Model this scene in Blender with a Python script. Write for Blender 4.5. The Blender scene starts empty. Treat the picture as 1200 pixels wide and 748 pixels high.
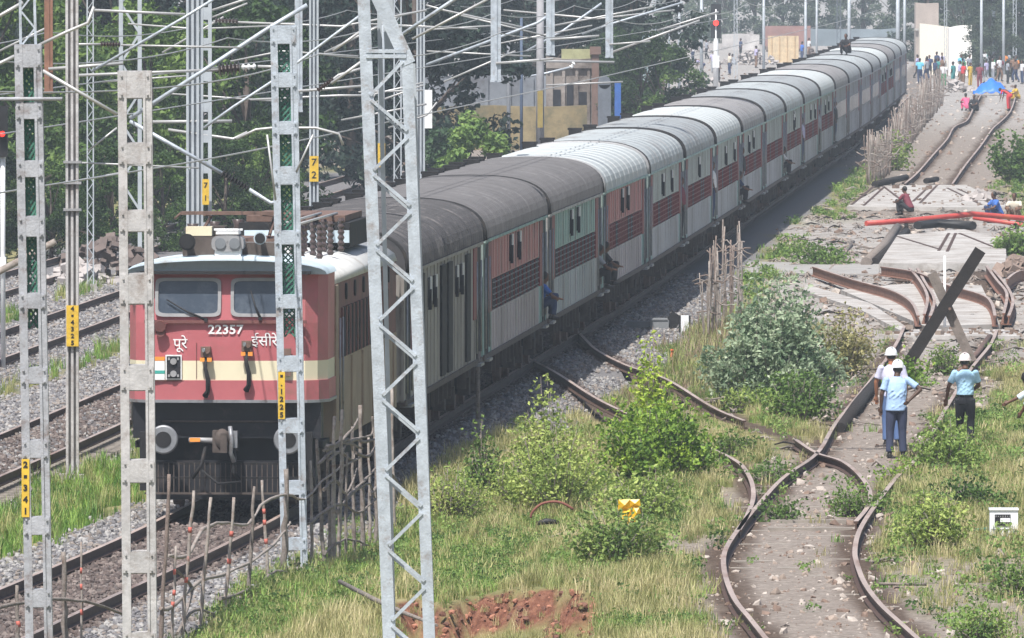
import bpy, bmesh, math, random
import numpy as np
from mathutils import Vector, Matrix
random.seed(7); RNG = np.random.default_rng(11)
C = bpy.context.scene.collection
SC = bpy.context.scene

# ------------------------------------------------------------------ camera, sky, sun, exposure
F = 14500.0; CAMH = 8.6; PITCH = math.atan(428.0/F)
cd = bpy.data.cameras.new('camera'); cam = bpy.data.objects.new('camera', cd); C.objects.link(cam)
cam.location = (0, 0, CAMH); cam.rotation_euler = (math.pi/2-PITCH, 0, 0)
cd.sensor_width = 36; cd.lens = 36*F/1200; cd.clip_start = 1; cd.clip_end = 9000
SC.camera = cam
SUN_EL = math.radians(61); SUN_AZ = math.radians(201)   # compass style: 0 = +Y, 90 = +X
w = bpy.data.worlds.new('World'); SC.world = w; w.use_nodes = True
nt = w.node_tree; bg = nt.nodes['Background']; sky = nt.nodes.new('ShaderNodeTexSky')
sky.sky_type = 'NISHITA'; sky.sun_disc = False; sky.sun_elevation = SUN_EL; sky.sun_rotation = SUN_AZ
sky.dust_density = 2.5; sky.air_density = 1.0
nt.links.new(sky.outputs[0], bg.inputs[0]); bg.inputs[1].default_value = 0.1
sl = bpy.data.lights.new('sun', 'SUN'); sl.energy = 5.0; sl.angle = math.radians(0.6); sl.color = (1, .96, .9)
so = bpy.data.objects.new('sun', sl); C.objects.link(so); so.location = (-30, 100, 60)
sd = Vector((math.sin(SUN_AZ)*math.cos(SUN_EL), math.cos(SUN_AZ)*math.cos(SUN_EL), math.sin(SUN_EL)))
so.rotation_euler = sd.to_track_quat('Z', 'Y').to_euler()
SC.view_settings.view_transform = 'Standard'; SC.view_settings.look = 'None'
SC.view_settings.gamma = 1; SC.view_settings.use_curve_mapping = False
SC.view_settings.exposure = 0.36

GZ = -0.2   # ground beside the tracks; rail tops are near 0
_f = Vector((0, math.cos(PITCH), -math.sin(PITCH))); _u = Vector((0, math.sin(PITCH), math.cos(PITCH)))
def ray(px, py): return _f + Vector((1, 0, 0))*((px-600)/F) + _u*((374-py)/F)
def G(px, py, z=GZ):                 # where the line of sight meets height z
    r = ray(px, py); t = (z-CAMH)/r.z; return Vector((r.x*t, r.y*t, z))
def A(px, py, d):                    # the point at distance d along the tracks' direction
    r = ray(px, py); t = d/r.y; return Vector((r.x*t, d, CAMH+r.z*t))

# ------------------------------------------------------------------ helpers
def prop(o, label=None, cat=None, group=None, kind=None):
    if label: o['label'] = label
    if cat: o['category'] = cat
    if group: o['group'] = group
    if kind: o['kind'] = kind
    return o
def thing(name, label, cat, loc=(0, 0, 0), rz=0, group=None):
    o = bpy.data.objects.new(name, None); C.objects.link(o); o.location = loc; o.rotation_euler = (0, 0, rz)
    o.empty_display_size = .2
    return prop(o, label, cat, group)
def inst(name, me, parent=None, loc=(0, 0, 0), rz=0, s=None):
    o = bpy.data.objects.new(name, me); C.objects.link(o); o.location = loc; o.rotation_euler = (0, 0, rz)
    if s: o.scale = s
    if parent: o.parent = parent
    return o
def kids(o): return [c for c in bpy.data.objects if c.parent == o]
def copy_tree(o, parent=None, cache=None):
    if cache is None:
        cache = {}
        for q in bpy.data.objects:
            if q.parent: cache.setdefault(q.parent.name, []).append(q)
    c = o.copy(); C.objects.link(c); c.parent = parent
    for ch in cache.get(o.name, []): copy_tree(ch, c, cache)
    return c

class MB:
    def __init__(s): s.v = []; s.f = []; s.m = []; s.sm = []
    def add(s, vs, fs, m=0, smooth=False):
        b = len(s.v); s.v += [tuple(v) for v in vs]
        for f in fs: s.f.append(tuple(i+b for i in f)); s.m.append(m); s.sm.append(smooth)
        return s
    def box(s, c, d, m=0, R=None):
        x, y, z = d[0]/2, d[1]/2, d[2]/2
        vs = [Vector((a*x, b*y, e*z)) for e in (-1, 1) for b in (-1, 1) for a in (-1, 1)]
        if R is not None: vs = [R @ v for v in vs]
        c = Vector(c)
        return s.add([v+c for v in vs], [(0, 2, 3, 1), (4, 5, 7, 6), (0, 1, 5, 4), (2, 6, 7, 3), (0, 4, 6, 2), (1, 3, 7, 5)], m)
    def bar(s, p, q, w, h=None, m=0, up=(0, 1, 0)):
        p = Vector(p); q = Vector(q); h = h or w; d = q-p; L = d.length
        if L < 1e-6: return s
        z = d/L; u = Vector(up)
        if abs(z.dot(u)) > .98: u = Vector((1, 0, 0))
        x = u.cross(z).normalized(); y = z.cross(x)
        R = Matrix((x, y, z)).transposed()
        return s.box((p+q)/2, (w, h, L), m, R)
    def tube(s, pts, r, n=8, m=0, smooth=True, cap=True):
        pts = [Vector(p) for p in pts]; k = len(pts)
        rs = r if isinstance(r, (list, tuple)) else [r]*k
        vs = []; prev = None
        for i, p in enumerate(pts):
            t = (pts[min(i+1, k-1)]-pts[max(i-1, 0)])
            t = t.normalized() if t.length > 1e-9 else Vector((0, 0, 1))
            if prev is None: x = t.orthogonal().normalized()
            else:
                x = prev - t*prev.dot(t)
                x = x.normalized() if x.length > 1e-6 else t.orthogonal().normalized()
            prev = x; y = t.cross(x)
            for j in range(n):
                a = 2*math.pi*j/n; vs.append(p+(x*math.cos(a)+y*math.sin(a))*rs[i])
        fs = [(i*n+j, i*n+(j+1) % n, (i+1)*n+(j+1) % n, (i+1)*n+j) for i in range(k-1) for j in range(n)]
        s.add(vs, fs, m, smooth)
        if cap:
            b = len(s.v)-k*n
            s.f.append(tuple(b+j for j in reversed(range(n)))); s.m.append(m); s.sm.append(False)
            s.f.append(tuple(b+(k-1)*n+j for j in range(n))); s.m.append(m); s.sm.append(False)
        return s
    def ell(s, c, r, m=0, nu=12, nv=8, R=None):
        c = Vector(c); vs = []; r = r if hasattr(r, '__len__') else (r, r, r)
        for i in range(nv+1):
            th = math.pi*i/nv
            for j in range(nu):
                a = 2*math.pi*j/nu
                v = Vector((r[0]*math.sin(th)*math.cos(a), r[1]*math.sin(th)*math.sin(a), r[2]*math.cos(th)))
                if R is not None: v = R @ v
                vs.append(c+v)
        fs = [(i*nu+j, (i+1)*nu+j, (i+1)*nu+(j+1) % nu, i*nu+(j+1) % nu) for i in range(nv) for j in range(nu)]
        return s.add(vs, fs, m, True)
    def prism(s, poly, y0, y1, m=0, smooth=False):       # poly in (x, z), extruded along y
        n = len(poly)
        vs = [(p[0], y0, p[1]) for p in poly]+[(p[0], y1, p[1]) for p in poly]
        fs = [(i, (i+1) % n, n+(i+1) % n, n+i) for i in range(n)]
        s.add(vs, fs, m, smooth); b = len(s.v)-2*n
        s.f.append(tuple(b+i for i in reversed(range(n)))); s.m.append(m); s.sm.append(False)
        s.f.append(tuple(b+n+i for i in range(n))); s.m.append(m); s.sm.append(False)
        return s
    def slab(s, poly, z0, z1, m=0):                       # poly in (x, y), extruded along z
        n = len(poly)
        vs = [(p[0], p[1], z0) for p in poly]+[(p[0], p[1], z1) for p in poly]
        fs = [(i, (i+1) % n, n+(i+1) % n, n+i) for i in range(n)]+[tuple(reversed(range(n))), tuple(range(n, 2*n))]
        return s.add(vs, fs, m)
    def mesh(s, name, mats):
        me = bpy.data.meshes.new(name); me.from_pydata(s.v, [], s.f)
        for mm in (mats if isinstance(mats, (list, tuple)) else [mats]): me.materials.append(mm)
        me.polygons.foreach_set('material_index', s.m); me.polygons.foreach_set('use_smooth', s.sm)
        me.update(); return me
    def build(s, name, mats, parent=None, loc=(0, 0, 0), rz=0):
        return inst(name, s.mesh(name, mats), parent, loc, rz)
def fix_normals(me):
    bm = bmesh.new(); bm.from_mesh(me); bmesh.ops.recalc_face_normals(bm, faces=bm.faces); bm.to_mesh(me); bm.free()
def np_mesh(name, V, Fq, mats, midx=None, smooth=False):
    V = np.asarray(V, dtype=np.float32); Fq = np.asarray(Fq, dtype=np.int32); k = Fq.shape[1]
    me = bpy.data.meshes.new(name)
    me.vertices.add(len(V)); me.vertices.foreach_set('co', V.ravel())
    me.loops.add(Fq.size); me.loops.foreach_set('vertex_index', Fq.ravel())
    me.polygons.add(len(Fq)); me.polygons.foreach_set('loop_start', np.arange(0, Fq.size, k, dtype=np.int32))
    me.polygons.foreach_set('loop_total', np.full(len(Fq), k, dtype=np.int32))
    for mm in (mats if isinstance(mats, (list, tuple)) else [mats]): me.materials.append(mm)
    if midx is not None: me.polygons.foreach_set('material_index', np.asarray(midx, dtype=np.int32))
    me.polygons.foreach_set('use_smooth', np.full(len(Fq), smooth)); me.update(calc_edges=True); return me

# ------------------------------------------------------------------ materials
def rgb(h, k=1.0):
    h = h.lstrip('#'); out = []
    for i in (0, 2, 4):
        c = int(h[i:i+2], 16)/255; out.append((c/12.92 if c <= .04045 else ((c+.055)/1.055)**2.4)*k)
    return tuple(out)
MC = {}
def mat(name, col, rough=.75, metal=0, var=.2, scale=3.0, bump=0, dirt=None, dirt_amt=.4, stretch=(1, 1, 1), fine=None):
    if name in MC: return MC[name]
    if isinstance(col, str): col = rgb(col)
    m = bpy.data.materials.new(name); m.use_nodes = True; n = m.node_tree; L = n.links
    b = n.nodes['Principled BSDF']; b.inputs['Roughness'].default_value = rough; b.inputs['Metallic'].default_value = metal
    tc = n.nodes.new('ShaderNodeTexCoord'); mp = n.nodes.new('ShaderNodeMapping'); mp.inputs['Scale'].default_value = stretch
    L.new(tc.outputs['Object'], mp.inputs[0])
    no = n.nodes.new('ShaderNodeTexNoise'); no.inputs['Scale'].default_value = scale; no.inputs['Detail'].default_value = 6
    no.inputs['Roughness'].default_value = .65
    L.new(mp.outputs[0], no.inputs[0])
    mx = n.nodes.new('ShaderNodeMix'); mx.data_type = 'RGBA'
    rr = n.nodes.new('ShaderNodeMapRange'); rr.inputs[1].default_value = .3; rr.inputs[2].default_value = .7
    L.new(no.outputs['Fac'], rr.inputs[0]); L.new(rr.outputs[0], mx.inputs[0])
    mx.inputs[6].default_value = tuple(c*(1-var) for c in col)+(1,); mx.inputs[7].default_value = tuple(min(1, c*(1+var)) for c in col)+(1,)
    out = mx.outputs[2]
    if dirt is not None:
        if isinstance(dirt, str): dirt = rgb(dirt)
        n2 = n.nodes.new('ShaderNodeTexNoise'); n2.inputs['Scale'].default_value = scale*.6+.35; n2.inputs['Detail'].default_value = 8
        n2.inputs['Roughness'].default_value = .75
        mp2 = n.nodes.new('ShaderNodeMapping'); mp2.inputs['Location'].default_value = (5, 3, 1); mp2.inputs['Scale'].default_value = stretch
        L.new(tc.outputs['Object'], mp2.inputs[0]); L.new(mp2.outputs[0], n2.inputs[0])
        r2 = n.nodes.new('ShaderNodeMapRange'); r2.inputs[1].default_value = .62-.25*dirt_amt; r2.inputs[2].default_value = .78-.2*dirt_amt
        L.new(n2.outputs['Fac'], r2.inputs[0])
        m2 = n.nodes.new('ShaderNodeMix'); m2.data_type = 'RGBA'; m2.inputs[7].default_value = tuple(dirt)+(1,)
        L.new(r2.outputs[0], m2.inputs[0]); L.new(out, m2.inputs[6]); out = m2.outputs[2]
    L.new(out, b.inputs['Base Color'])
    if bump:
        bp = n.nodes.new('ShaderNodeBump'); bp.inputs['Strength'].default_value = bump; bp.inputs['Distance'].default_value = .02
        nb = n.nodes.new('ShaderNodeTexNoise'); nb.inputs['Scale'].default_value = scale*6; nb.inputs['Detail'].default_value = 4
        L.new(tc.outputs['Object'], nb.inputs[0]); L.new(nb.outputs['Fac'], bp.inputs['Height']); L.new(bp.outputs[0], b.inputs['Normal'])
    MC[name] = m; return m
def leafmat(name, c1, c2, c3=None, scale=1.3, trans=.3):
    if name in MC: return MC[name]
    m = bpy.data.materials.new(name); m.use_nodes = True; n = m.node_tree; L = n.links
    b = n.nodes['Principled BSDF']; b.inputs['Roughness'].default_value = .6; b.inputs['Specular IOR Level'].default_value = .3
    ge = n.nodes.new('ShaderNodeNewGeometry'); oi = n.nodes.new('ShaderNodeObjectInfo')
    no = n.nodes.new('ShaderNodeTexNoise'); no.inputs['Scale'].default_value = scale; no.inputs['Detail'].default_value = 5
    L.new(ge.outputs['Position'], no.inputs[0])
    ad = n.nodes.new('ShaderNodeMath'); ad.operation = 'MULTIPLY_ADD'; ad.inputs[1].default_value = .35; 
    L.new(oi.outputs['Random'], ad.inputs[0]); L.new(no.outputs['Fac'], ad.inputs[2])
    a2 = n.nodes.new('ShaderNodeMath'); a2.operation = 'MULTIPLY_ADD'; a2.inputs[1].default_value = .22
    L.new(ge.outputs['Random Per Island'], a2.inputs[0]); L.new(ad.outputs[0], a2.inputs[2])
    cr = n.nodes.new('ShaderNodeValToRGB'); e = cr.color_ramp.elements
    e[0].position = .5; e[0].color = tuple(c1)+(1,); e[1].position = 1.0; e[1].color = tuple(c2)+(1,)
    if c3: q = cr.color_ramp.elements.new(.78); q.color = tuple(c3)+(1,)
    L.new(a2.outputs[0], cr.inputs[0]); L.new(cr.outputs[0], b.inputs['Base Color'])
    tr = n.nodes.new('ShaderNodeBsdfTranslucent'); L.new(cr.outputs[0], tr.inputs[0])
    ms = n.nodes.new('ShaderNodeMixShader'); ms.inputs[0].default_value = trans
    L.new(b.outputs[0], ms.inputs[1]); L.new(tr.outputs[0], ms.inputs[2])
    L.new(ms.outputs[0], n.nodes['Material Output'].inputs[0]); MC[name] = m; return m
def emit(name, col, s):
    if name in MC: return MC[name]
    m = bpy.data.materials.new(name); m.use_nodes = True; b = m.node_tree.nodes['Principled BSDF']
    b.inputs['Base Color'].default_value = tuple(col)+(1,); b.inputs['Emission Color'].default_value = tuple(col)+(1,)
    b.inputs['Emission Strength'].default_value = s; MC[name] = m; return m

M_galv = mat('galvanised_steel', (.47, .52, .58), .5, .25, .22, 6, bump=.3, dirt=(.27, .22, .2), dirt_amt=.3)
M_mast = mat('mast_paint', (.38, .39, .42), .65, .1, .22, 6, bump=.3, dirt=(.2, .16, .15), dirt_amt=.4)
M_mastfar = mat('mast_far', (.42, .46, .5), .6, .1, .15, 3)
M_green = mat('green_mesh', (.05, .17, .12), .6, 0, .25, 6)
M_yel = mat('yellow_plate', (.66, .43, .04), .6, 0, .2, 9, dirt=(.3, .2, .05), dirt_amt=.4)
M_black = mat('black_paint', (.012, .012, .014), .6, 0, .3, 8)
M_rail = mat('rusty_rail', (.085, .05, .038), .7, .2, .35, 9, dirt=(.05, .03, .025), dirt_amt=.5)
M_railtop = mat('worn_rail_head', (.48, .38, .33), .45, .3, .25, 2, dirt=(.26, .15, .1), dirt_amt=.45, stretch=(1, .15, 1))
M_sleeper = mat('concrete_sleeper', (.26, .23, .2), .9, 0, .25, 5)
M_conc = mat('pale_concrete', (.42, .405, .39), .9, 0, .22, 1.1, bump=.4, dirt=(.2, .165, .14), dirt_amt=.62)
M_stick = mat('weathered_wood', (.23, .2, .18), .9, 0, .35, 14, bump=.5, dirt=(.12, .08, .06), dirt_amt=.5)
M_stick2 = mat('pale_wood', (.31, .275, .25), .9, 0, .3, 14, dirt=(.2, .13, .1), dirt_amt=.5)
M_redband = mat('red_paint_band', (.5, .13, .1), .7, 0, .2, 9)
M_timber = mat('dark_timber', (.018, .014, .013), .9, 0, .35, 6, bump=.6)
M_greywood = mat('grey_timber', (.2, .17, .15), .9, 0, .3, 6, bump=.5)
M_wire = mat('wire_metal', (.5, .5, .5), .5, .4, .1, 2)
M_insul = mat('brown_porcelain', (.06, .042, .04), .35, 0, .25, 8)
M_white = mat('white_paint', (.78, .79, .8), .5, 0, .06, 4, dirt=(.5, .47, .43), dirt_amt=.15)
M_dark = mat('dark_underframe', (.012, .012, .014), .85, 0, .4, 4, dirt=(.05, .038, .03), dirt_amt=.3)  # near-black base colour of underframes, hoses, bellows and other dark parts
M_brownu = mat('dusty_underframe', (.085, .068, .06), .9, 0, .4, 5, dirt=(.06, .045, .04), dirt_amt=.5)
M_glass = mat('dusty_glass', (.05, .065, .09), .2, .0, .25, 1.5, dirt=(.11, .13, .16), dirt_amt=.45)

# ------------------------------------------------------------------ track lines (x of each centre line as a function of y)
Yg = np.arange(60., 1500., 1.)
def line(pts, win=21):
    ys = [p[0] for p in pts]; xs = [p[1] for p in pts]
    a = np.interp(Yg, ys, xs)
    # linear extrapolation
    s0 = (xs[1]-xs[0])/(ys[1]-ys[0]); s1 = (xs[-1]-xs[-2])/(ys[-1]-ys[-2])
    a = np.where(Yg < ys[0], xs[0]+(Yg-ys[0])*s0, a); a = np.where(Yg > ys[-1], xs[-1]+(Yg-ys[-1])*s1, a)
    k = np.ones(win)/win; p = np.concatenate([a[0]-(np.arange(win//2, 0, -1))*(a[1]-a[0]), a, a[-1]+(np.arange(1, win//2+1))*(a[-1]-a[-2])])
    return np.convolve(p, k, 'valid')
T1 = line([(120, -9.7), (150, -7.45), (167, -6.15), (178, -5.2), (190.8, -4.32), (213, -3.1), (251, -1.05), (276, .34), (297, 1.5), (356, 4.5), (440, 8.7), (560, 14.7), (684, 20.3), (800, 25.4), (1200, 42)], 17)
T2 = line([(150, -12.4), (220, -8.4), (246, -7.05), (320, -3.3), (700, 15.6)])
T3 = line([(200, -15.0), (270, -11.4), (316, -9.2), (700, 10)])
T4 = line([(200, -19.6), (326, -13.3), (700, 5.4)])
def L_(T, y): return np.interp(y, Yg, T)
def pxline(pts, z=GZ): return [G(a, b, z) for a, b in pts]
RL = [(902, 760), (880, 732), (863, 711), (853, 690), (848, 668), (850, 650), (863, 628), (882, 604), (917, 565), (957, 536), (980, 499), (1020, 450), (1048, 410), (1060, 385)]
RR = [(1082, 760), (1060, 740), (1033, 715), (1014, 690), (1004, 665), (1002, 648), (1008, 625), (1027, 595), (1053, 561), (1077, 538), (1110, 480), (1137, 437), (1160, 408), (1168, 390)]
XA = [(560, 395), (644, 436), (707, 475), (790, 512), (857, 541), (877, 561), (883, 585), (876, 608), (866, 626)]
XB = [(640, 360), (668, 383), (684, 399), (700, 414), (735, 432), (781, 448), (861, 492), (930, 518), (957, 535), (987, 545), (1007, 561), (1019, 580), (1017, 598), (1003, 616)]
RLf = [(1060, 218), (1075, 205), (1095, 182), (1110, 165), (1118, 151), (1133, 143), (1141, 128), (1150, 112)]
RRf = [(1116, 218), (1132, 195), (1150, 172), (1163, 153), (1172, 145), (1184, 132), (1190, 115)]
def interp_line(P): 
    P = sorted([(p.y, p.x) for p in P]); return [p[0] for p in P], [p[1] for p in P]
_rl = interp_line(pxline(RL)+pxline(RLf)); _rr = interp_line(pxline(RR)+pxline(RRf))
_xa = interp_line(pxline(XA[:7])); _xb = interp_line(pxline(XB[:9]))
def Rc(y): return (np.interp(y, *_rl)+np.interp(y, *_rr))/2

# smooth value noise in numpy
_perm = RNG.random((256, 256))
def vnoise(x, y):
    xi = np.floor(x).astype(int); yi = np.floor(y).astype(int); fx = x-xi; fy = y-yi
    fx = fx*fx*(3-2*fx); fy = fy*fy*(3-2*fy)
    a = _perm[xi % 256, yi % 256]; b = _perm[(xi+1) % 256, yi % 256]; c = _perm[xi % 256, (yi+1) % 256]; d = _perm[(xi+1) % 256, (yi+1) % 256]
    return (a*(1-fx)+b*fx)*(1-fy)+(c*(1-fx)+d*fx)*fy
def fbm(x, y, o=4):
    s = 0; a = .5
    for i in range(o): s = s+a*vnoise(x*2**i+13.7*i, y*2**i+7.1*i); a *= .5
    return s
def sstep(a, b, x):
    t = np.clip((x-a)/(b-a), 0, 1); return t*t*(3-2*t)
def zones(X, Y):
    """ballast, path dirt, pale dust, the rest is grass"""
    n = (fbm(X*.9, Y*.12)-.47)*2.0
    def bed(T, wl, wr):
        d = X-L_(T, Y)
        return np.where(d < 0, 1-sstep(wl-.35, wl+.45, -d+n), 1-sstep(wr-.35, wr+.45, d+n))
    wr1 = np.interp(Y, [150, 185, 215, 235, 280, 330, 380, 600], [2.2, 2.0, 2.1, 2.7, 3.6, 2.9, 2.3, 2.0])
    bal = np.maximum.reduce([bed(T1, 1.95, wr1), bed(T2, 2.9, 1.15), bed(T3, 2.2, 2.4), bed(T4, 2.4, 2.2)])
    dr = np.abs(X-Rc(Y))
    wR = np.interp(Y, [150, 175, 200, 225, 260, 300, 480, 560, 700, 900], [1.75, 1.45, 1.1, 1.0, 1.9, 3.2, 2.3, 3.0, 4, 5])
    dirt = 1-sstep(wR-.4, wR+.7, dr+n*1.2)
    # gravelly verge on the right of the disused track, near the camera
    verge = (1-sstep(1.0, 2.4, np.abs(X-Rc(Y)-2.3)+n*1.3))*(1-sstep(176, 190, Y))
    dirt = np.maximum(dirt, verge*.8)
    dirt = np.maximum(dirt, (1-sstep(.3, 1.0, np.abs(X-6.6-(Y-250)*.03)+n))*sstep(232, 240, Y)*(1-sstep(300, 320, Y)))
    pale = sstep(560, 700, Y)
    pale = np.maximum(pale, sstep(285, 300, Y)*(1-sstep(4.0, 5.0, dr+n))*(1-sstep(400, 420, Y)))
    pale = np.maximum(pale, sstep(262, 275, Y)*(1-sstep(320, 325, Y))*(1-sstep(2.4, 3.4, dr+n))*.7)
    dirt = np.maximum(dirt, sstep(505, 520, Y))
    bal = bal*(1-dirt*.6)
    return bal, dirt, pale
def stain(X, Y):
    s = np.zeros_like(X)
    for q, w in ((_rl, .2), (_rr, .2), (_xa, .16), (_xb, .16)):
        e = np.abs(X-np.interp(Y, *q)); e2 = e+(fbm(X*2, Y*.3)-.47)*.25; s = np.maximum(s, (1-sstep(w, w+.22, e2))*((Y > q[0][0]) & (Y < q[0][-1])))
    d = np.abs(X-L_(T1, Y)); s = np.maximum(s, (1-sstep(.9, 1.4, d))*.6); d = np.abs(X-L_(T2, Y)); s = np.maximum(s, (1-sstep(.8, 1.2, d))*.4)
    return s
def height(X, Y):
    bal, dirt, pale = zones(X, Y)
    z = np.full_like(X, GZ)
    z = z+(fbm(X*.6+3, Y*.25)-.47)*.22*(1-bal)*(1-dirt)+(fbm(X*3, Y*1.1)-.47)*(.04+.05*dirt)
    # slight mound of ballast shoulders
    d1 = np.abs(X-L_(T1, Y)); z = z-.18*sstep(1.9, 3.2, d1)*(1-sstep(5, 6, d1))*(Y < 260)
    d2 = np.abs(X-L_(T2, Y)); z = z+.05*(1-sstep(1.2, 2.2, d2))
    # the hollow with the cut bank of red soil in the foreground
    ex = fbm(X*2.2, Y*0+5, 3)-.47
    edge = 171.2+ex*2.2+np.where(np.abs(X+.3) < 2.5, 0, (np.abs(X+.3)-2.5)*-3)
    hol = (1-sstep(edge-.6, edge+.05, Y))*sstep(-2.0, -1.2, X+ex*2)*(1-sstep(.7, 1.0, X+ex*2))*sstep(150, 158, Y)
    z = z-hol*.6
    return z, hol

# ------------------------------------------------------------------ ground sheet
def build_ground():
    xs = np.concatenate([[-3500, -1500, -600, -250, -120, -70, -45, -32], np.arange(-26, 34, .16), np.arange(34, 62, 1.0), [75, 100, 150, 250, 600, 1500, 3500]])
    ys = np.concatenate([[-3500, -1200, -300, -50, 60, 110, 135], np.arange(145, 232, .3), np.arange(232, 330, .6), np.arange(330, 560, 1.6), np.arange(560, 1000, 6), [1050, 1150, 1300, 1600, 2200, 3500]])
    X, Y = np.meshgrid(xs, ys); X = X.ravel(); Y = Y.ravel()
    bal, dirt, pale = zones(X, Y); Z, hol = height(X, Y)
    V = np.stack([X, Y, Z], 1); nx = len(xs); ny = len(ys)
    i = np.arange(nx-1)[None, :]; j = np.arange(ny-1)[:, None]*nx
    a = (i+j).ravel(); Fq = np.stack([a, a+1, a+nx+1, a+nx], 1)
    m = bpy.data.materials.new('ground_earth'); m.use_nodes = True; n = m.node_tree; L = n.links; b = n.nodes['Principled BSDF']
    b.inputs['Roughness'].default_value = .95; b.inputs['Specular IOR Level'].default_value = .15
    at = n.nodes.new('ShaderNodeAttribute'); at.attribute_name = 'zone'; sp = n.nodes.new('ShaderNodeSeparateColor'); L.new(at.outputs['Color'], sp.inputs[0])
    at2 = n.nodes.new('ShaderNodeAttribute'); at2.attribute_name = 'soil'
    tc = n.nodes.new('ShaderNodeTexCoord')
    def noise(sc, det=6):
        q = n.nodes.new('ShaderNodeTexNoise'); q.inputs['Scale'].default_value = sc; q.inputs['Detail'].default_value = det; q.inputs['Roughness'].default_value = .7
        L.new(tc.outputs['Object'], q.inputs[0]); return q.outputs['Fac']
    def ramp(fac, cols):
        r = n.nodes.new('ShaderNodeValToRGB'); r.color_ramp.elements[0].position = cols[0][0]; r.color_ramp.elements[0].color = cols[0][1]+(1,)
        r.color_ramp.elements[1].position = cols[-1][0]; r.color_ramp.elements[1].color = cols[-1][1]+(1,)
        for p, c in cols[1:-1]: e = r.color_ramp.elements.new(p); e.color = c+(1,)
        L.new(fac, r.inputs[0]); return r.outputs[0]
    def mix(f, a_, b_):
        x = n.nodes.new('ShaderNodeMix'); x.data_type = 'RGBA'; L.new(f, x.inputs[0]); L.new(a_, x.inputs[6]); L.new(b_, x.inputs[7]); return x.outputs[2]
    n1 = noise(1.2); n2 = noise(9); n3 = noise(26, 3)
    grass = ramp(n1, [(.3, (.1, .12, .045)), (.5, (.21, .2, .09)), (.7, (.32, .27, .15))])
    ball = ramp(n3, [(.3, (.1, .095, .1)), (.5, (.17, .165, .17)), (.7, (.26, .25, .25))])
    dirtc = ramp(n2, [(.3, (.13, .11, .095)), (.5, (.235, .2, .175)), (.7, (.36, .325, .29))])
    palec = ramp(n1, [(.3, (.2, .185, .17)), (.5, (.32, .3, .285)), (.7, (.44, .425, .41))])
    soil = ramp(n2, [(.3, (.07, .03, .02)), (.5, (.17, .075, .05)), (.7, (.27, .14, .09))])
    c = mix(sp.outputs[0], grass, ball); c = mix(sp.outputs[1], c, dirtc); c = mix(sp.outputs[2], c, palec); c = mix(at2.outputs['Fac'], c, soil)
    at3 = n.nodes.new('ShaderNodeAttribute'); at3.attribute_name = 'stain'
    c = mix(at3.outputs['Fac'], c, ramp(n2, [(.3, (.05, .035, .028)), (.5, (.09, .065, .05)), (.7, (.15, .11, .09))]))
    L.new(c, b.inputs['Base Color'])
    bp = n.nodes.new('ShaderNodeBump'); bp.inputs['Strength'].default_value = .8; bp.inputs['Distance'].default_value = .03
    L.new(n3, bp.inputs['Height']); L.new(bp.outputs[0], b.inputs['Normal'])
    me = np_mesh('ground', V, Fq, m, smooth=True)
    ca = me.attributes.new('zone', 'FLOAT_COLOR', 'POINT')
    ca.data.foreach_set('color', np.stack([bal, dirt, pale, np.ones_like(bal)], 1).astype(np.float32).ravel())
    sa = me.attributes.new('soil', 'FLOAT', 'POINT')
    s = ((hol > .02) & (hol < .995)).astype(float)*sstep(166, 168.5, Y)
    sa.data.foreach_set('value', s.astype(np.float32))
    st = me.attributes.new('stain', 'FLOAT', 'POINT'); st.data.foreach_set('value', stain(X, Y).astype(np.float32))
    prop(inst('ground', me), kind='structure')
build_ground()
def hz(x, y):
    z, _ = height(np.array([float(x)]), np.array([float(y)])); return float(z[0])
def onground(v): return Vector((v.x, v.y, hz(v.x, v.y)))

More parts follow.
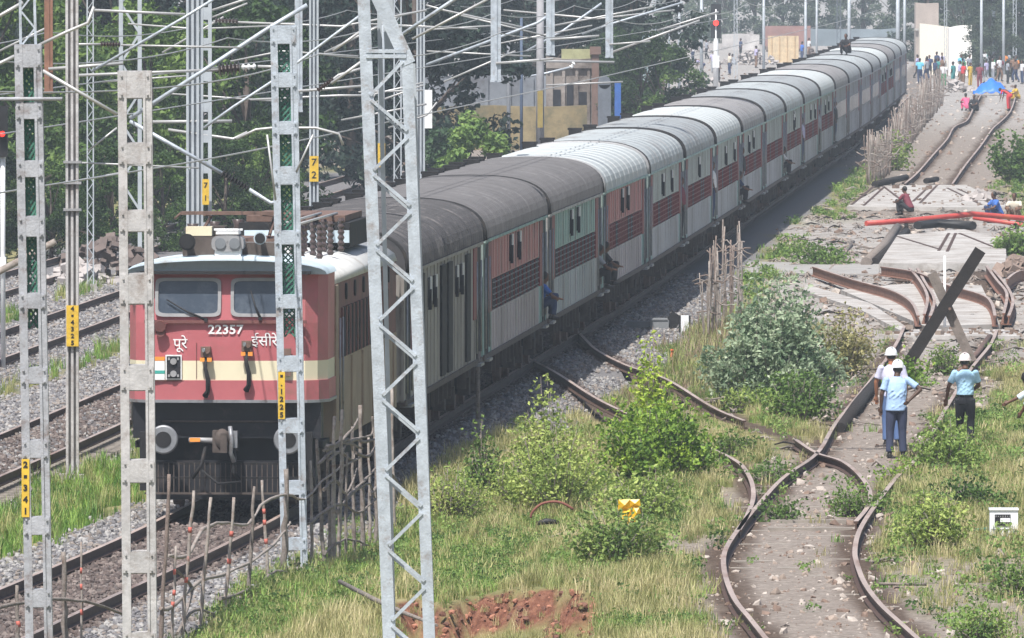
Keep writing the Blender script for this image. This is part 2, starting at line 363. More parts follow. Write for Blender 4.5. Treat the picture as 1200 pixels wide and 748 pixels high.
# ------------------------------------------------------------------ scattering
PROTO = {}
def scatter(name, label, cat, P, scl, protos, flat=False):
    n = len(P)
    if n == 0: return
    me = bpy.data.meshes.new(name+'_points'); me.vertices.add(n); me.vertices.foreach_set('co', np.asarray(P, dtype=np.float32).ravel())
    for nm, arr in (('rot', RNG.random(n)*6.283), ('scl', scl)):
        a = me.attributes.new(nm, 'FLOAT', 'POINT'); a.data.foreach_set('value', np.asarray(arr, dtype=np.float32))
    a = me.attributes.new('idx', 'INT', 'POINT'); a.data.foreach_set('value', RNG.integers(0, len(protos), n).astype(np.int32))
    o = inst(name, me); prop(o, label, cat, kind='stuff')
    col = bpy.data.collections.new(name+'_kinds')
    for p in protos: col.objects.link(p)
    g = bpy.data.node_groups.new(name+'_nodes', 'GeometryNodeTree')
    g.interface.new_socket('Geometry', in_out='INPUT', socket_type='NodeSocketGeometry'); g.interface.new_socket('Geometry', in_out='OUTPUT', socket_type='NodeSocketGeometry')
    N = g.nodes; L = g.links; gi = N.new('NodeGroupInput'); go = N.new('NodeGroupOutput'); ip = N.new('GeometryNodeInstanceOnPoints')
    ci = N.new('GeometryNodeCollectionInfo'); ci.inputs['Collection'].default_value = col; ci.inputs['Separate Children'].default_value = True; ci.inputs['Reset Children'].default_value = True
    def na(nm, t):
        q = N.new('GeometryNodeInputNamedAttribute'); q.data_type = t; q.inputs['Name'].default_value = nm; return q.outputs['Attribute']
    cx = N.new('ShaderNodeCombineXYZ'); L.new(na('rot', 'FLOAT'), cx.inputs[2])
    if flat:
        mu = N.new('ShaderNodeMath'); mu.operation = 'MULTIPLY'; mu.inputs[1].default_value = 3.3; L.new(na('rot', 'FLOAT'), mu.inputs[0]); L.new(mu.outputs[0], cx.inputs[0])
    L.new(gi.outputs[0], ip.inputs['Points']); L.new(ci.outputs[0], ip.inputs['Instance']); ip.inputs['Pick Instance'].default_value = True
    L.new(na('idx', 'INT'), ip.inputs['Instance Index']); L.new(cx.outputs[0], ip.inputs['Rotation']); L.new(na('scl', 'FLOAT'), ip.inputs['Scale'])
    L.new(ip.outputs[0], go.inputs[0])
    md = o.modifiers.new('scatter', 'NODES'); md.node_group = g
    return o
def tuft(nb, h, spread, w, m, lean=.45):
    V = []; Fq = []
    for i in range(nb):
        a = random.random()*6.283; r = spread*random.random()**.7; x, y = r*math.cos(a), r*math.sin(a)
        hh = h*random.uniform(.45, 1.1); b = random.random()*6.283; dx, dy = math.cos(b), math.sin(b); ln = hh*lean*random.uniform(.2, 1.2)
        px, py = -dy, dx; ww = w*random.uniform(.7, 1.3)
        pts = []
        for t, k in ((0, 1), (.5, .8), (1, .12)):
            ox = x+dx*ln*t*t; oy = y+dy*ln*t*t; z = hh*t*(1-.15*t)-.03
            pts += [(ox-px*ww*k/2, oy-py*ww*k/2, z), (ox+px*ww*k/2, oy+py*ww*k/2, z)]
        s = len(V); V += pts; Fq += [(s, s+1, s+3, s+2), (s+2, s+3, s+5, s+4)]
    return bpy.data.objects.new('grass_tuft', np_mesh('grass_tuft', V, Fq, m))
def weed(n, h, w, leaf, m):
    V, Fq = leaf_cloud([(0, 0, h*.5)], n, (w, w, h*.55), leaf); return bpy.data.objects.new('weed', np_mesh('weed', V, Fq, m))
def leaf_cloud(centres, n, r, size, up=.4):
    c = np.asarray(centres, dtype=float); k = RNG.integers(0, len(c), n)
    d = RNG.normal(size=(n, 3)); d /= np.linalg.norm(d, axis=1)[:, None]; rad = RNG.random(n)**.45
    P = c[k]+d*rad[:, None]*np.asarray(r)
    N = d*.6+RNG.normal(size=(n, 3))*.6; N[:, 2] += up; N /= np.linalg.norm(N, axis=1)[:, None]
    T = np.cross(N, RNG.normal(size=(n, 3))); T /= np.linalg.norm(T, axis=1)[:, None]; B = np.cross(N, T)
    s = size*(.6+.8*RNG.random(n))[:, None]
    V = np.stack([P-T*s*.5, P+B*s*.28+N*s*.06, P+T*s*.5-N*s*.08, P-B*s*.28+N*s*.06], 1).reshape(-1, 3)
    Fq = np.arange(n*4).reshape(-1, 4); return V, Fq
def rock(m, s):
    me = bpy.data.meshes.new('stone'); bm = bmesh.new(); bmesh.ops.create_icosphere(bm, subdivisions=1, radius=s)
    for v in bm.verts: v.co *= random.uniform(.65, 1.2); v.co.z *= .75
    bm.to_mesh(me); bm.free(); me.materials.append(m); return bpy.data.objects.new('stone', me)

G_lush = leafmat('lush_grass', (.05, .13, .02), (.3, .45, .1), (.15, .29, .05), 1.0)
G_dry = leafmat('dry_grass', (.2, .21, .07), (.66, .58, .34), (.44, .41, .19), .7)
G_mid = leafmat('mid_grass', (.12, .18, .045), (.5, .48, .22), (.3, .34, .12), .8)
G_weed = leafmat('weed_leaf', (.05, .11, .03), (.28, .4, .11), (.15, .25, .06), 1.5)
G_pinkg = leafmat('pinkish_seed_grass', (.2, .14, .1), (.4, .3, .23), (.3, .22, .16), 1)
M_stone = []
for i, c in enumerate([(.17, .165, .175), (.24, .235, .24), (.32, .31, .3), (.13, .125, .13), (.22, .19, .17)]):
    M_stone.append(mat('ballast_stone_%s' % 'abcde'[i], c, .9, 0, .2, 8))
M_dstone = [mat('dirt_stone_a', (.3, .24, .2), .9, 0, .2, 8), mat('dirt_stone_b', (.42, .37, .33), .9, 0, .2, 8), mat('dirt_stone_c', (.2, .14, .11), .9, 0, .2, 8)]
rocks = [rock(m, s) for m in M_stone for s in (.028, .042)]
drocks = [rock(m, s) for m in M_dstone for s in (.03, .05, .08)]

def sample(n, x0, x1, y0, y1):
    # more candidates near, uniform over the view wedge
    Y = RNG.uniform(y0, y1, n); X = RNG.uniform(0, 1, n)
    half = Y*.0415+1.0
    X = np.clip(-half+X*2*half, x0, x1); return X, Y
def pick(n, y0, y1, wfun):
    X, Y = sample(n, -40, 60, y0, y1); keep = RNG.random(n) < wfun(X, Y); X = X[keep]; Y = Y[keep]
    Z, _ = height(X, Y); return np.stack([X, Y, Z], 1)
def wb(X, Y): b, d, p = zones(X, Y); return b*(1-p*.3)
P = pick(190000, 150, 340, wb); st_ = stain(P[:, 0], P[:, 1])+RNG.random(len(P))*.3 > .5; PA = P[~st_]; PB = P[st_]
M_bstone = [mat('sooty_stone_a', (.13, .1, .09), .9, 0, .2, 8), mat('sooty_stone_b', (.2, .165, .15), .9, 0, .2, 8), mat('sooty_stone_c', (.09, .07, .065), .9, 0, .2, 8)]
scatter('ballast', 'grey crushed stone ballast on the shoulders beside the railway tracks', 'ballast', PA+np.array([0, 0, .01]), .6+RNG.random(len(PA))*.9, rocks, True)
scatter('ballast', 'brown sooty ballast between the rails of the main tracks', 'ballast', PB+np.array([0, 0, .01]), .6+RNG.random(len(PB))*.9, [rock(m, s_) for m in M_bstone for s_ in (.03, .045)], True)
def wfar(X, Y): b, d, p = zones(X, Y); return np.clip(d+p*.7, 0, 1)
P = pick(9000, 300, 1000, wfar); scatter('rubble', 'scattered stones and clods over the far dusty yard', 'rubble', P, .5+RNG.random(len(P))**3*2.6, [rock(m, .06) for m in M_dstone], True)
X_, Y_ = RNG.uniform(-2.5, 1.4, 9000), RNG.uniform(166, 172, 9000); Z_, H_ = height(X_, Y_); kk = (H_ > .04) & (H_ < .99)
P = np.stack([X_, Y_, Z_], 1)[kk][:1000]; scatter('soil_clods', 'red brown clods of earth on the face of the cut bank', 'soil', P, .25+RNG.random(len(P))**3*1.2, [rock(mat('red_clod_'+'ab'[i], c, .95, 0, .3, 9), .05) for i, c in enumerate([(.33, .15, .1), (.15, .07, .05)])], True)
def wd(X, Y): b, d, p = zones(X, Y); return np.clip(d+p, 0, 1)*.6
P = pick(70000, 150, 420, wd); scatter('rubble', 'loose reddish stones and dirt clods on the disused track bed', 'rubble', P, .25+RNG.random(len(P))**4*1.1, drocks, True)

def twig():
    q = MB()
    for i in range(3):
        a = random.random()*6.28; L = random.uniform(.15, .5); q.tube([(-L*math.cos(a)/2, -L*math.sin(a)/2, .02), (random.uniform(-.05, .05), 0, random.uniform(.03, .1)), (L*math.cos(a)/2, L*math.sin(a)/2, .02)], [.012, .016, .008], 4)
    return bpy.data.objects.new('twigs', q.mesh('twigs', [random.choice([M_stick, M_timber, M_stick2])]))
P = pick(9000, 150, 470, lambda X, Y: (np.abs(X-Rc(Y)) < 5)*np.clip((Y-200)/90, .02, .8)*(1-(X < L_(T1, Y)+2.5))); scatter('litter', 'twigs and broken bits of wood littering the disused track and crossing', 'litter', P, .4+RNG.random(len(P))*1.3, [twig() for _ in range(5)])
def gw(X, Y):
    b, d, p = zones(X, Y); m = 1.0
    for q in (_xa, _xb):            # nothing tall grows right on the crossover rails or just in front of them
        for dy in (0, 3, 6): 
            e = np.abs(X-np.interp(Y+dy, *q)); m = m*np.where((Y+dy > q[0][0]) & (Y+dy < q[0][-1]), sstep(.15, .5, e)*.92+.08, 1)
    return np.clip(1-b-d-p*.9, 0, 1)**1.5*m
def w_left(X, Y): return gw(X, Y)*(X < L_(T1, Y)-2)
def w_fore(X, Y):                   # between the train and the disused track
    return gw(X, Y)*(X > L_(T1, Y)+1.6)*(Y < 290)
P = pick(26000, 150, 330, w_left)
scatter('lush_grass', 'lush green grass between the tracks left of the locomotive', 'grass', P, .55+RNG.random(len(P))*.6, [tuft(22, .42, .14, .018, G_lush), tuft(18, .34, .16, .02, G_lush), tuft(16, .5, .1, .016, G_mid)])
hl = lambda P: height(P[:, 0], P[:, 1])[1]
P = pick(60000, 150, 300, w_fore); k = fbm(P[:, 0]*.5+9, P[:, 1]*.13); P0 = P
lushz = (P[:, 0] < L_(T1, P[:, 1])+3.6) & (P[:, 1] < 196); dry = P[(k > .38) & ~lushz]; mid = P[(k <= .44) | lushz]; RNG.shuffle(dry)
Z = lambda P: np.where(hl(P) > .03, .55, 1)
scatter('dry_grass', 'straw coloured dry grass on the bank beside the train', 'grass', dry, (.45+RNG.random(len(dry))*.6)*Z(dry), [tuft(24, .36, .16, .013, G_dry), tuft(20, .46, .12, .012, G_dry), tuft(22, .28, .18, .014, G_dry), tuft(22, .3, .18, .014, G_mid)])
scatter('mixed_grass', 'mid green grass mixed among the dry grass beside the train', 'grass', mid, (.4+RNG.random(len(mid))*.55)*Z(mid), [tuft(20, .34, .16, .016, G_mid), tuft(20, .28, .14, .018, G_mid), tuft(20, .28, .14, .018, G_lush), weed(40, .22, .16, .06, G_weed)])
def w_right(X, Y): return gw(X, Y)*(X > Rc(Y)+.9)+.12*(np.abs(X-Rc(Y)) > .95)*(X-Rc(Y) < 4)*(Y < 290)*(X > Rc(Y)-3)+.018*(Y < 290)*(np.abs(X-Rc(Y)) < .8)
P = pick(34000, 150, 420, w_right)
scatter('verge_weeds', 'low weeds and grass on the stony verge right of the disused track', 'weeds', P, .5+RNG.random(len(P))*.7, [tuft(18, .26, .16, .016, G_mid), weed(50, .28, .2, .07, G_weed), tuft(16, .22, .16, .016, G_lush), weed(36, .2, .18, .06, G_weed), tuft(16, .24, .16, .013, G_dry)])
def w_far(X, Y): return gw(X, Y)*(X > L_(T1, Y)+2.2)*.8
P = pick(26000, 285, 560, w_far)
scatter('far_grass', 'dull green grass on the far bank between train and stick fences', 'grass', P, .4+RNG.random(len(P))*.5, [tuft(18, .3, .25, .035, G_mid), weed(50, .35, .35, .12, G_weed), tuft(16, .34, .22, .035, G_lush)])
P = pick(9000, 240, 300, lambda X, Y: gw(X, Y)*np.clip(1-np.abs(X-3.9-(Y-262)*.05)/1.3, 0, 1))
scatter('seed_grass', 'pinkish seeding grass beside the ballast behind the bright bush', 'grass', P, .7+RNG.random(len(P))*.8, [tuft(20, .42, .16, .012, G_pinkg), tuft(20, .4, .16, .014, G_mid)])

# ------------------------------------------------------------------ rails
def rail_mb(pts, h=.156, mb=None):
    """flat-bottomed rail swept along pts (x, y, z at its foot)"""
    prof = [(-.07, 0), (.07, 0), (.07, .018), (.012, .035), (.012, h-.04), (.037, h-.03), (.037, h), (-.037, h), (-.037, h-.03), (-.012, h-.04), (-.012, .035), (-.07, .018)]
    mb = mb or MB(); n = len(prof); vs = []; k = len(pts)
    for i, p in enumerate(pts):
        t = Vector(pts[min(i+1, k-1)])-Vector(pts[max(i-1, 0)]); t.normalize()
        s = Vector((t.y, -t.x, 0)).normalized(); u = s.cross(t)
        for a, b in prof: vs.append(Vector(p)+s*a+Vector((0, 0, 1))*b)
    fs = []; ms = []
    for i in range(k-1):
        for j in range(n): fs.append((i*n+j, (i+1)*n+j, (i+1)*n+(j+1) % n, i*n+(j+1) % n)); ms.append(1 if j in (6,) else 0)
    b = len(mb.v); mb.v += [tuple(v) for v in vs]
    for f, m in zip(fs, ms): mb.f.append(tuple(q+b for q in f)); mb.m.append(m); mb.sm.append(False)
    mb.f.append(tuple(b+j for j in range(n))); mb.m.append(0); mb.sm.append(False)
    mb.f.append(tuple(b+(k-1)*n+j for j in reversed(range(n)))); mb.m.append(0); mb.sm.append(False)
    return mb
def smooth_px(pts, n=6):
    P = [Vector((a, b, 0)) for a, b in pts]; out = []
    for i in range(len(P)-1):
        p0 = P[max(i-1, 0)]; p1 = P[i]; p2 = P[i+1]; p3 = P[min(i+2, len(P)-1)]
        for j in range(n):
            t = j/n; out.append(.5*((2*p1)+(-p0+p2)*t+(2*p0-5*p1+4*p2-p3)*t*t+(-p0+3*p1-3*p2+p3)*t**3))
    out.append(P[-1]); return [(v.x, v.y) for v in out]
def track(T, y0, y1, label, step=2.0, zr=-.165):
    t = thing('railway_track', label, 'railway track', (float(L_(T, y0)), y0, zr))
    ys = np.arange(y0, y1, step)
    for s in (-.87, .87):
        rail_mb([(float(L_(T, y))+s-t.location.x, y-y0, 0) for y in ys]).build('rail', [M_rail, M_railtop], t)
    mb = MB()
    for y in np.arange(y0, min(y1, y0+180), .62):
        a = math.atan((L_(T, y+1)-L_(T, y))); mb.box((float(L_(T, y))-t.location.x, y-y0, -.17), (2.7, .25, .15), 0, Matrix.Rotation(-a, 3, 'Z'))
    o = mb.build('sleepers', M_sleeper, t); o['kind'] = 'stuff'
track(T1, 130, 760, 'main line track that the passenger train is standing on')
track(T2, 140, 620, 'empty track immediately left of the red locomotive beyond the green grass', 2.5)
track(T3, 200, 560, 'second empty track left of the train, crossing behind the yellow plated post', 2.5)
track(T4, 250, 520, 'leftmost empty track close to the far trees', 2.5)
def px_track(label, rails, group=None, sl=None, zr=-.19):
    b = G(*rails[0][0]); t = thing('railway_track', label, 'railway track', (b.x, b.y, zr))
    for r in rails:
        rail_mb([G(a, c, 0)-Vector((b.x, b.y, 0)) if False else (G(a, c, -.1).x-b.x, G(a, c, -.1).y-b.y, 0) for a, c in smooth_px(r)]).build('rail', [M_rail, M_railtop], t)
    if sl:
        mb = MB()
        for y in np.arange(sl[0], sl[1], .65):
            mb.box((float(Rc(y))-b.x, y-b.y, -.078+random.uniform(-.025, .012)), (2.7, .25, .11))
        o = mb.build('sleepers', M_sleeper, t); o['kind'] = 'stuff'
    return t
px_track('rusty disused track curving through the switch in the right foreground', [RL, RR], sl=(152, 290))
px_track('rusty crossover rails joining the disused track from the train side', [XA, XB[:6]+[(835, 481), (872, 497)], [(932, 519)]+XB[8:]])
px_track('far stretch of disused track with kinked rails beyond the concrete slabs', [RLf, RRf], zr=-.17)
# two concrete sleepers laid bare inside the switch and a loose iron bar
for i, (a, b2, yy, lab) in enumerate([(903, 1000, 613, 'bare concrete sleeper lying across the switch, farther of two'), (900, 1002, 622, 'bare concrete sleeper lying across the switch, nearer of two')]):
    p = G(a, yy); q = G(b2, yy)
    mb = MB(); mb.bar((p.x, p.y, -.2), (q.x, q.y, -.2), .1, .24, 0); prop(mb.build('bare_sleeper', M_sleeper), lab, 'sleeper')
p = G(1030, 691); q = G(1086, 691); mb = MB(); mb.tube([(p.x, p.y, -.12), (q.x, q.y, -.13)], .022, 6)
prop(mb.build('iron_rod', M_greywood), 'thin grey rod lying from the right rail onto the gravel', 'rod')

# ------------------------------------------------------------------ writing
def text_mesh(s, size, m, parent, loc, rot=(math.pi/2, 0, 0), name='lettering', ext=.002, sx=1.0, bold=.0):
    cu = bpy.data.curves.new(name, 'FONT'); cu.body = s; cu.size = size; cu.extrude = ext; cu.align_x = 'CENTER'; cu.align_y = 'CENTER'; cu.offset = bold; cu.resolution_u = 3
    t = bpy.data.objects.new(name, cu); C.objects.link(t)
    dg = bpy.context.evaluated_depsgraph_get(); dg.update()
    me = bpy.data.meshes.new_from_object(t.evaluated_get(dg)); bpy.data.objects.remove(t)
    me.materials.clear(); me.materials.append(m)
    o = inst(name, me, parent, loc); o.rotation_euler = rot; o.scale = (sx, 1, 1); return o

# ------------------------------------------------------------------ locomotive
M_red = mat('locomotive_red', (.43, .12, .135), .5, 0, .1, 1.3, dirt=(.3, .12, .11), dirt_amt=.5, bump=.2)
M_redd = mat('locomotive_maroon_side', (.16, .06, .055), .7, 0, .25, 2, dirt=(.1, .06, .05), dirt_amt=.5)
M_cream = mat('cream_band', (.72, .66, .48), .6, 0, .06, 2, dirt=(.5, .38, .22), dirt_amt=.15)
M_beige = mat('dusty_beige_side', (.33, .25, .18), .75, 0, .15, 1.5, dirt=(.22, .15, .11), dirt_amt=.4)
M_roofb = mat('pale_blue_roof', (.45, .54, .6), .6, 0, .12, 2, dirt=(.28, .25, .22), dirt_amt=.3)
M_roofw = mat('pale_roof', (.55, .55, .54), .65, 0, .1, 1.5, dirt=(.35, .32, .28), dirt_amt=.3)
M_navy = mat('navy_buffer_beam', (.007, .008, .013), .6, 0, .3, 3, dirt=(.05, .04, .04), dirt_amt=.3)
M_steel = mat('worn_steel', (.27, .28, .3), .45, .4, .2, 6, dirt=(.15, .1, .08), dirt_amt=.3)
M_grey = mat('grey_frame', (.3, .3, .31), .6, .1, .15, 5)
M_rust = mat('rusty_iron', (.16, .1, .08), .8, .1, .3, 7)
M_orange = mat('orange_tap', (.8, .3, .05), .5, 0, .1, 5)
M_lens = mat('lamp_lens', (.25, .27, .3), .15, .3, .1, 4)
M_tealprint = mat('teal_print', (.05, .35, .3), .6, 0, .1, 5)
def bogie_meshes():
    f = MB()
    for s in (-1, 1):
        f.box((s*1.05, 0, .62), (.12, 3.6, .22)); f.box((s*1.05, 0, .45), (.14, 1.2, .35))
        for y in (-1.45, 1.45):
            f.box((s*1.12, y, .46), (.22, .36, .34), 1)
            for k in (-.45, .45): f.tube([(s*1.1, y+k, .42), (s*1.1, y+k, .82)], .09, 8, 1)
    f.box((0, 0, .6), (2.0, .5, .25)); f.box((0, 1.7, .55), (2.1, .1, .16)); f.box((0, -1.7, .55), (2.1, .1, .16))
    w_ = MB()
    for s in (-1, 1):
        w_.tube([(s*.80, 0, 0), (s*.86, 0, 0), (s*.861, 0, 0), (s*.95, 0, 0)], [.49, .49, .455, .455], 20, 0, False)
        w_.tube([(s*.95, 0, 0), (s*1.0, 0, 0)], .16, 12, 1)
    w_.tube([(-1.0, 0, 0), (1.0, 0, 0)], .09, 8, 0)
    return f.mesh('bogie_frame', [M_dark, M_brownu]), w_.mesh('wheelset', [M_rust, M_dark])
BOGIE, WHEELS = bogie_meshes()
def add_bogie(parent, y, n=2, gap=2.9):
    b = inst('bogie', BOGIE, parent, (0, y, 0))
    for k in range(n): inst('wheelset', WHEELS, b, (0, (k-(n-1)/2)*gap, .46))
def roof_profile(hw, z0, z1, n=14, p=2.6):
    return [(hw*(abs(math.cos(a))**(2/p))*(1 if math.cos(a) >= 0 else -1), z0+(z1-z0)*(abs(math.sin(a))**(2/p))) for a in [math.pi*i/n for i in range(n+1)]]

def build_loco():
    y0 = 190.0; y1 = y0+17.0; ym = (y0+y1)/2
    xa = float(L_(T1, y0+2)); xb = float(L_(T1, y1-2)); rz = -math.atan((xb-xa)/(y1-y0-4))
    # the face looks down the line towards the camera
    t = thing('electric_locomotive', 'red electric locomotive with cream band, numbered 22357, heading the train', 'locomotive', (float(L_(T1, y0)), y0, .05), rz)
    Lb = 17.0; HW = 1.53
    # body shell seen from above: tapered nose corners; horizontal slices give face colour bands
    plan = [(-HW, .62), (-1.40, .22), (-1.22, .05), (-.6, 0), (.6, 0), (1.22, .05), (1.40, .22), (HW, .62)]
    def band(z0, z1, m, off=0, ylim=2.1, inset0=0, inset1=0):
        mb = MB()
        lo = [(x+(off if x > 0 else -off), y-off+inset0, z0) for x, y in plan]+[(HW+off, ylim, z0), (-HW-off, ylim, z0)]
        hi = [(x+(off if x > 0 else -off), y-off+inset1, z1) for x, y in plan]+[(HW+off, ylim, z1), (-HW-off, ylim, z1)]
        n = len(lo); mb.add(lo+hi, [(i, (i+1) % n, n+(i+1) % n, n+i) for i in range(n)]+[tuple(range(n, 2*n)), tuple(reversed(range(n)))], 0)
        return mb
    band(1.70, 2.0, 0, .02).build('lower_red_band', M_red, t)
    band(2.0, 2.30, 0).build('cream_band', M_cream, t)
    band(2.30, 2.88, 0).build('nose_panel', M_red, t)
    band(2.88, 3.63, 0, 0, 2.1, 0, .10).build('windscreen_panel', M_red, t)
    o = band(1.655, 1.70, 0, .035).build('lower_trim', M_steel, t)
    mb = MB(); mb.box((0, -.03, 2.90), (2.5, .05, .05)); mb.build('nose_rib', M_redd, t)
    mb = MB(); mb.box((0, .0, 3.655), (2.62, .22, .05)); mb.box((-1.3, .03, 3.5), (.05, .1, .3)); mb.build('rain_visor', M_black, t)
    # cab roof: domed
    mb = MB(); prof = roof_profile(HW+.03, 3.63, 3.92, 16, 2.2)
    vs = []
    for y, k in ((.02, .72), (.08, .9), (.3, 1.0), (2.1, 1.0)): vs += [(x, y, 3.63+(z-3.63)*k) for x, z in prof]
    n = len(prof); fs = [(r*n+i, r*n+i+1, (r+1)*n+i+1, (r+1)*n+i) for r in range(3) for i in range(n-1)]+[tuple(range(n)), tuple(reversed(range(3*n, 4*n)))]
    mb.add(vs, fs, 0, True); mb.build('cab_roof', M_roofb, t)
    # main body behind the cab
    mb = MB()
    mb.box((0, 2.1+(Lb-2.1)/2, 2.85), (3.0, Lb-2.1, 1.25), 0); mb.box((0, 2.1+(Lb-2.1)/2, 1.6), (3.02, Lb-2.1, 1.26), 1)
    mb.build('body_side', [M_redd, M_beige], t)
    mb = MB(); mb.prism(roof_profile(1.52, 3.42, 3.82, 12, 2.3), 2.12, Lb, 0, True); mb.build('body_roof', M_roofw, t)
    # side louvres, portholes, ribs on the sunless right side
    for s in (-1, 1):
        for k in range(26):
            y = 4.0+k*.42
            q = MB(); q.box((s*1.512, y, 2.62), (.05, .2, .78)); q.build('louvre', M_dark if k % 2 else M_redd, t)
        for k in range(7):
            y = 2.9+k*2.0
            q = MB(); q.tube([(s*1.50, y, 3.24), (s*1.53, y, 3.24)], .13, 14, 0, False); q.build('porthole', M_dark, t)
        q = MB(); q.box((s*1.53, 2.35, 2.3), (.05, .55, 2.2), 0); q.build('cab_door', M_beige, t)
        for k in range(6):
            q = MB(); q.box((s*1.525, 3.5+k*2.5, 1.6), (.03, .07, 1.2)); q.build('side_rib', M_beige, t)
        q = MB(); q.tube([(s*1.62, 2.05, 1.3), (s*1.62, 2.05, 2.9)], .018, 6); q.tube([(s*1.62, 2.7, 1.3), (s*1.62, 2.7, 2.9)], .018, 6); q.build('handrail', M_steel, t)
    # windscreens
    for cx in (-.58, .585):
        fr = MB(); w2, zc, h = 1.02, 3.275, .60
        # rubber and metal surround with rounded corners, leaning with the panel
        lean = .10/.75
        def P(x, z, o): return (x, (z-2.88)*lean-o, z)
        outer = []; inner = []
        for k in range(24):
            a = 2*math.pi*k/24; ca, sa = math.cos(a), math.sin(a); e = .22
            ux = (abs(ca)**e)*(1 if ca >= 0 else -1); uz = (abs(sa)**e)*(1 if sa >= 0 else -1)
            outer.append((cx+ux*w2/2, zc+uz*h/2)); inner.append((cx+ux*(w2/2-.05), zc+uz*(h/2-.05)))
        vs = [P(x, z, .0) for x, z in outer]+[P(x, z, .035) for x, z in outer]+[P(x, z, .035) for x, z in inner]+[P(x, z, -.02) for x, z in inner]
        for r in range(3): fr.add([], [], 0)
        fr.add(vs, [(r*24+i, r*24+(i+1) % 24, (r+1)*24+(i+1) % 24, (r+1)*24+i) for r in range(3) for i in range(24)], 0)
        wo = MB(); wo.add([P(x, z, .008) for x, z in inner], [tuple(range(24))], 0); win = wo.build('windscreen', M_glass, t)
        fr.build('window_frame', M_grey, win)
        wp = MB(); sx = -1 if cx < 0 else 1
        if cx < 0: wp.tube([P(cx+.28, 2.93, .06), P(cx-.02, 3.06, .06), P(cx-.33, 3.24, .05)], [.02, .014, .01], 6); wp.tube([P(cx+.28, 2.93, .02), P(cx+.28, 2.93, .09)], .03, 8)
        else: wp.tube([P(cx-.05, 2.97, .06), P(cx-.12, 3.12, .06), P(cx-.2, 3.38, .05)], [.02, .014, .01], 6); wp.tube([P(cx-.05, 2.95, .02), P(cx-.05, 2.95, .09)], .03, 8)
        wp.build('wiper', M_black, win)
    # writing
    text_mesh('22357', .195, M_white, t, (.0, -.022, 2.775), sx=1.12, bold=.004)
    text_mesh('पूरे', .22, M_white, t, (-.70, -.012, 2.56), bold=.001)
    text_mesh('ईसीरे', .22, M_white, t, (.60, -.012, 2.6), bold=.001)
    for z, h, m in ((2.33, .06, M_orange), (2.22, .15, M_white), (2.125, .05, M_tealprint), (2.05, .09, M_white)):
        q = MB(); q.box((-1.06, -.002 if m is not M_tealprint else -.004, z), (.24, .03, h)); q.build('flag_stripe', m, t)
    # number plate panel with round sockets
    q = MB(); q.box((-.80, -.015, 2.20), (.25, .04, .38), 0); pl = q.build('socket_panel', M_white, t)
    q = MB(); q.box((-.80, -.04, 2.2), (.21, .02, .34), 0); q.build('panel_face', M_navy, pl)
    for z in (2.10, 2.29):
        q = MB(); q.tube([(-.80, -.04, z), (-.80, -.085, z)], .05, 12, 0, False); q.build('socket', M_grey, pl)
    for z in (2.07, 2.33):
        for x in (-.87, -.73): q = MB(); q.box((x, -.055, z), (.03, .02, .04)); q.build('bolt', M_grey, pl)
    # red panel patch seams
    q = MB()
    for x in (-1.15, -.45): q.box((x, -.004, 2.3), (.008, .02, .55))
    q.box((-.8, -.004, 1.99), (.7, .03, .012)); q.build('panel_seam', M_redd, t)
    # jumper sockets with hoses
    for x, z in ((-.30, 2.44), (.33, 2.53)):
        q = MB(); q.box((x, -.07, z), (.15, .14, .16), 0); q.tube([(x+.02, -.14, z+.02), (x+.02, -.17, z+.02)], .05, 10, 0); j = q.build('jumper_socket', M_rust, t)
        q = MB(); q.tube([(x-.02, -.19, z+.03), (x-.03, -.2, z+.03)], .035, 10); q.build('socket_cap', M_lens, j)
        q = MB(); q.box((x-.05, -.12, z-.12), (.07, .06, .06)); q.box((x+.06, -.12, z-.12), (.07, .06, .06)); q.build('clip', M_orange, j)
        q = MB(); q.tube([(x, -.1, z-.08), (x+.0, -.17, z-.25), (x+.04, -.17, z-.42), (x+.035, -.12, z-.6), (x-.01, -.06, z-.68)], [.03, .03, .035, .035, .05], 8); q.build('hose', M_dark, j)
    for x in (-1.0, 1.12):
        q = MB(); q.tube([(x, .0, 2.74), (x, -.1, 2.74)], .075, 12, 0, False); q.tube([(x, -.08, 2.84), (x, -.14, 2.83)], .09, 10, 0, False); q.build('marker_lamp', M_redd, t)
    q = MB(); q.box((.93, -.03, 2.28), (.16, .04, .42)); q.build('lamp_bracket', M_rust, t)
    # twin-beam headlight on its pedestal
    q = MB(); q.box((0.02, .3, 3.93), (.4, .3, .13)); hl_ = q.build('headlight', M_white, t)
    q = MB(); q.tube([(.02, .12, 4.12), (.02, .46, 4.12)], .02, 6)
    pts = [(.02+(abs(math.cos(a))**.6)*math.copysign(1, math.cos(a))*.25, 4.1+(abs(math.sin(a))**.6)*math.copysign(1, math.sin(a))*.125) for a in [2*math.pi*k/20 for k in range(20)]]
    q.prism(pts, .12, .5); q.build('headlight_case', M_grey, hl_)
    for x in (-.09, .13):
        q = MB(); q.tube([(x, .12, 4.1), (x, .095, 4.1)], .085, 16, 0, False); q.build('headlight_lens', M_lens, hl_)
    q = MB(); q.box((.02, .3, 4.26), (.36, .36, .04)); q.box((.02, .3, 4.31), (.44, .1, .03)); q.build('headlight_hood', M_white, hl_)
    # horns and roof kit
    for x, z, r, m in ((-.60, 4.12, .13, M_dark), (.52, 4.18, .1, M_roofb)):
        q = MB(); q.tube([(x, .5, z), (x, .3, z), (x, .12, z)], [.04, .07, r], 14, 0); h = q.build('horn', m, t)
        q = MB(); q.tube([(x, .115, z), (x, .105, z)], r*.8, 14); q.build('horn_mouth', M_black, h)
    q = MB(); q.box((-.45, .6, 4.28), (.4, .3, .14)); q.build('horn_cover', M_cream, t)
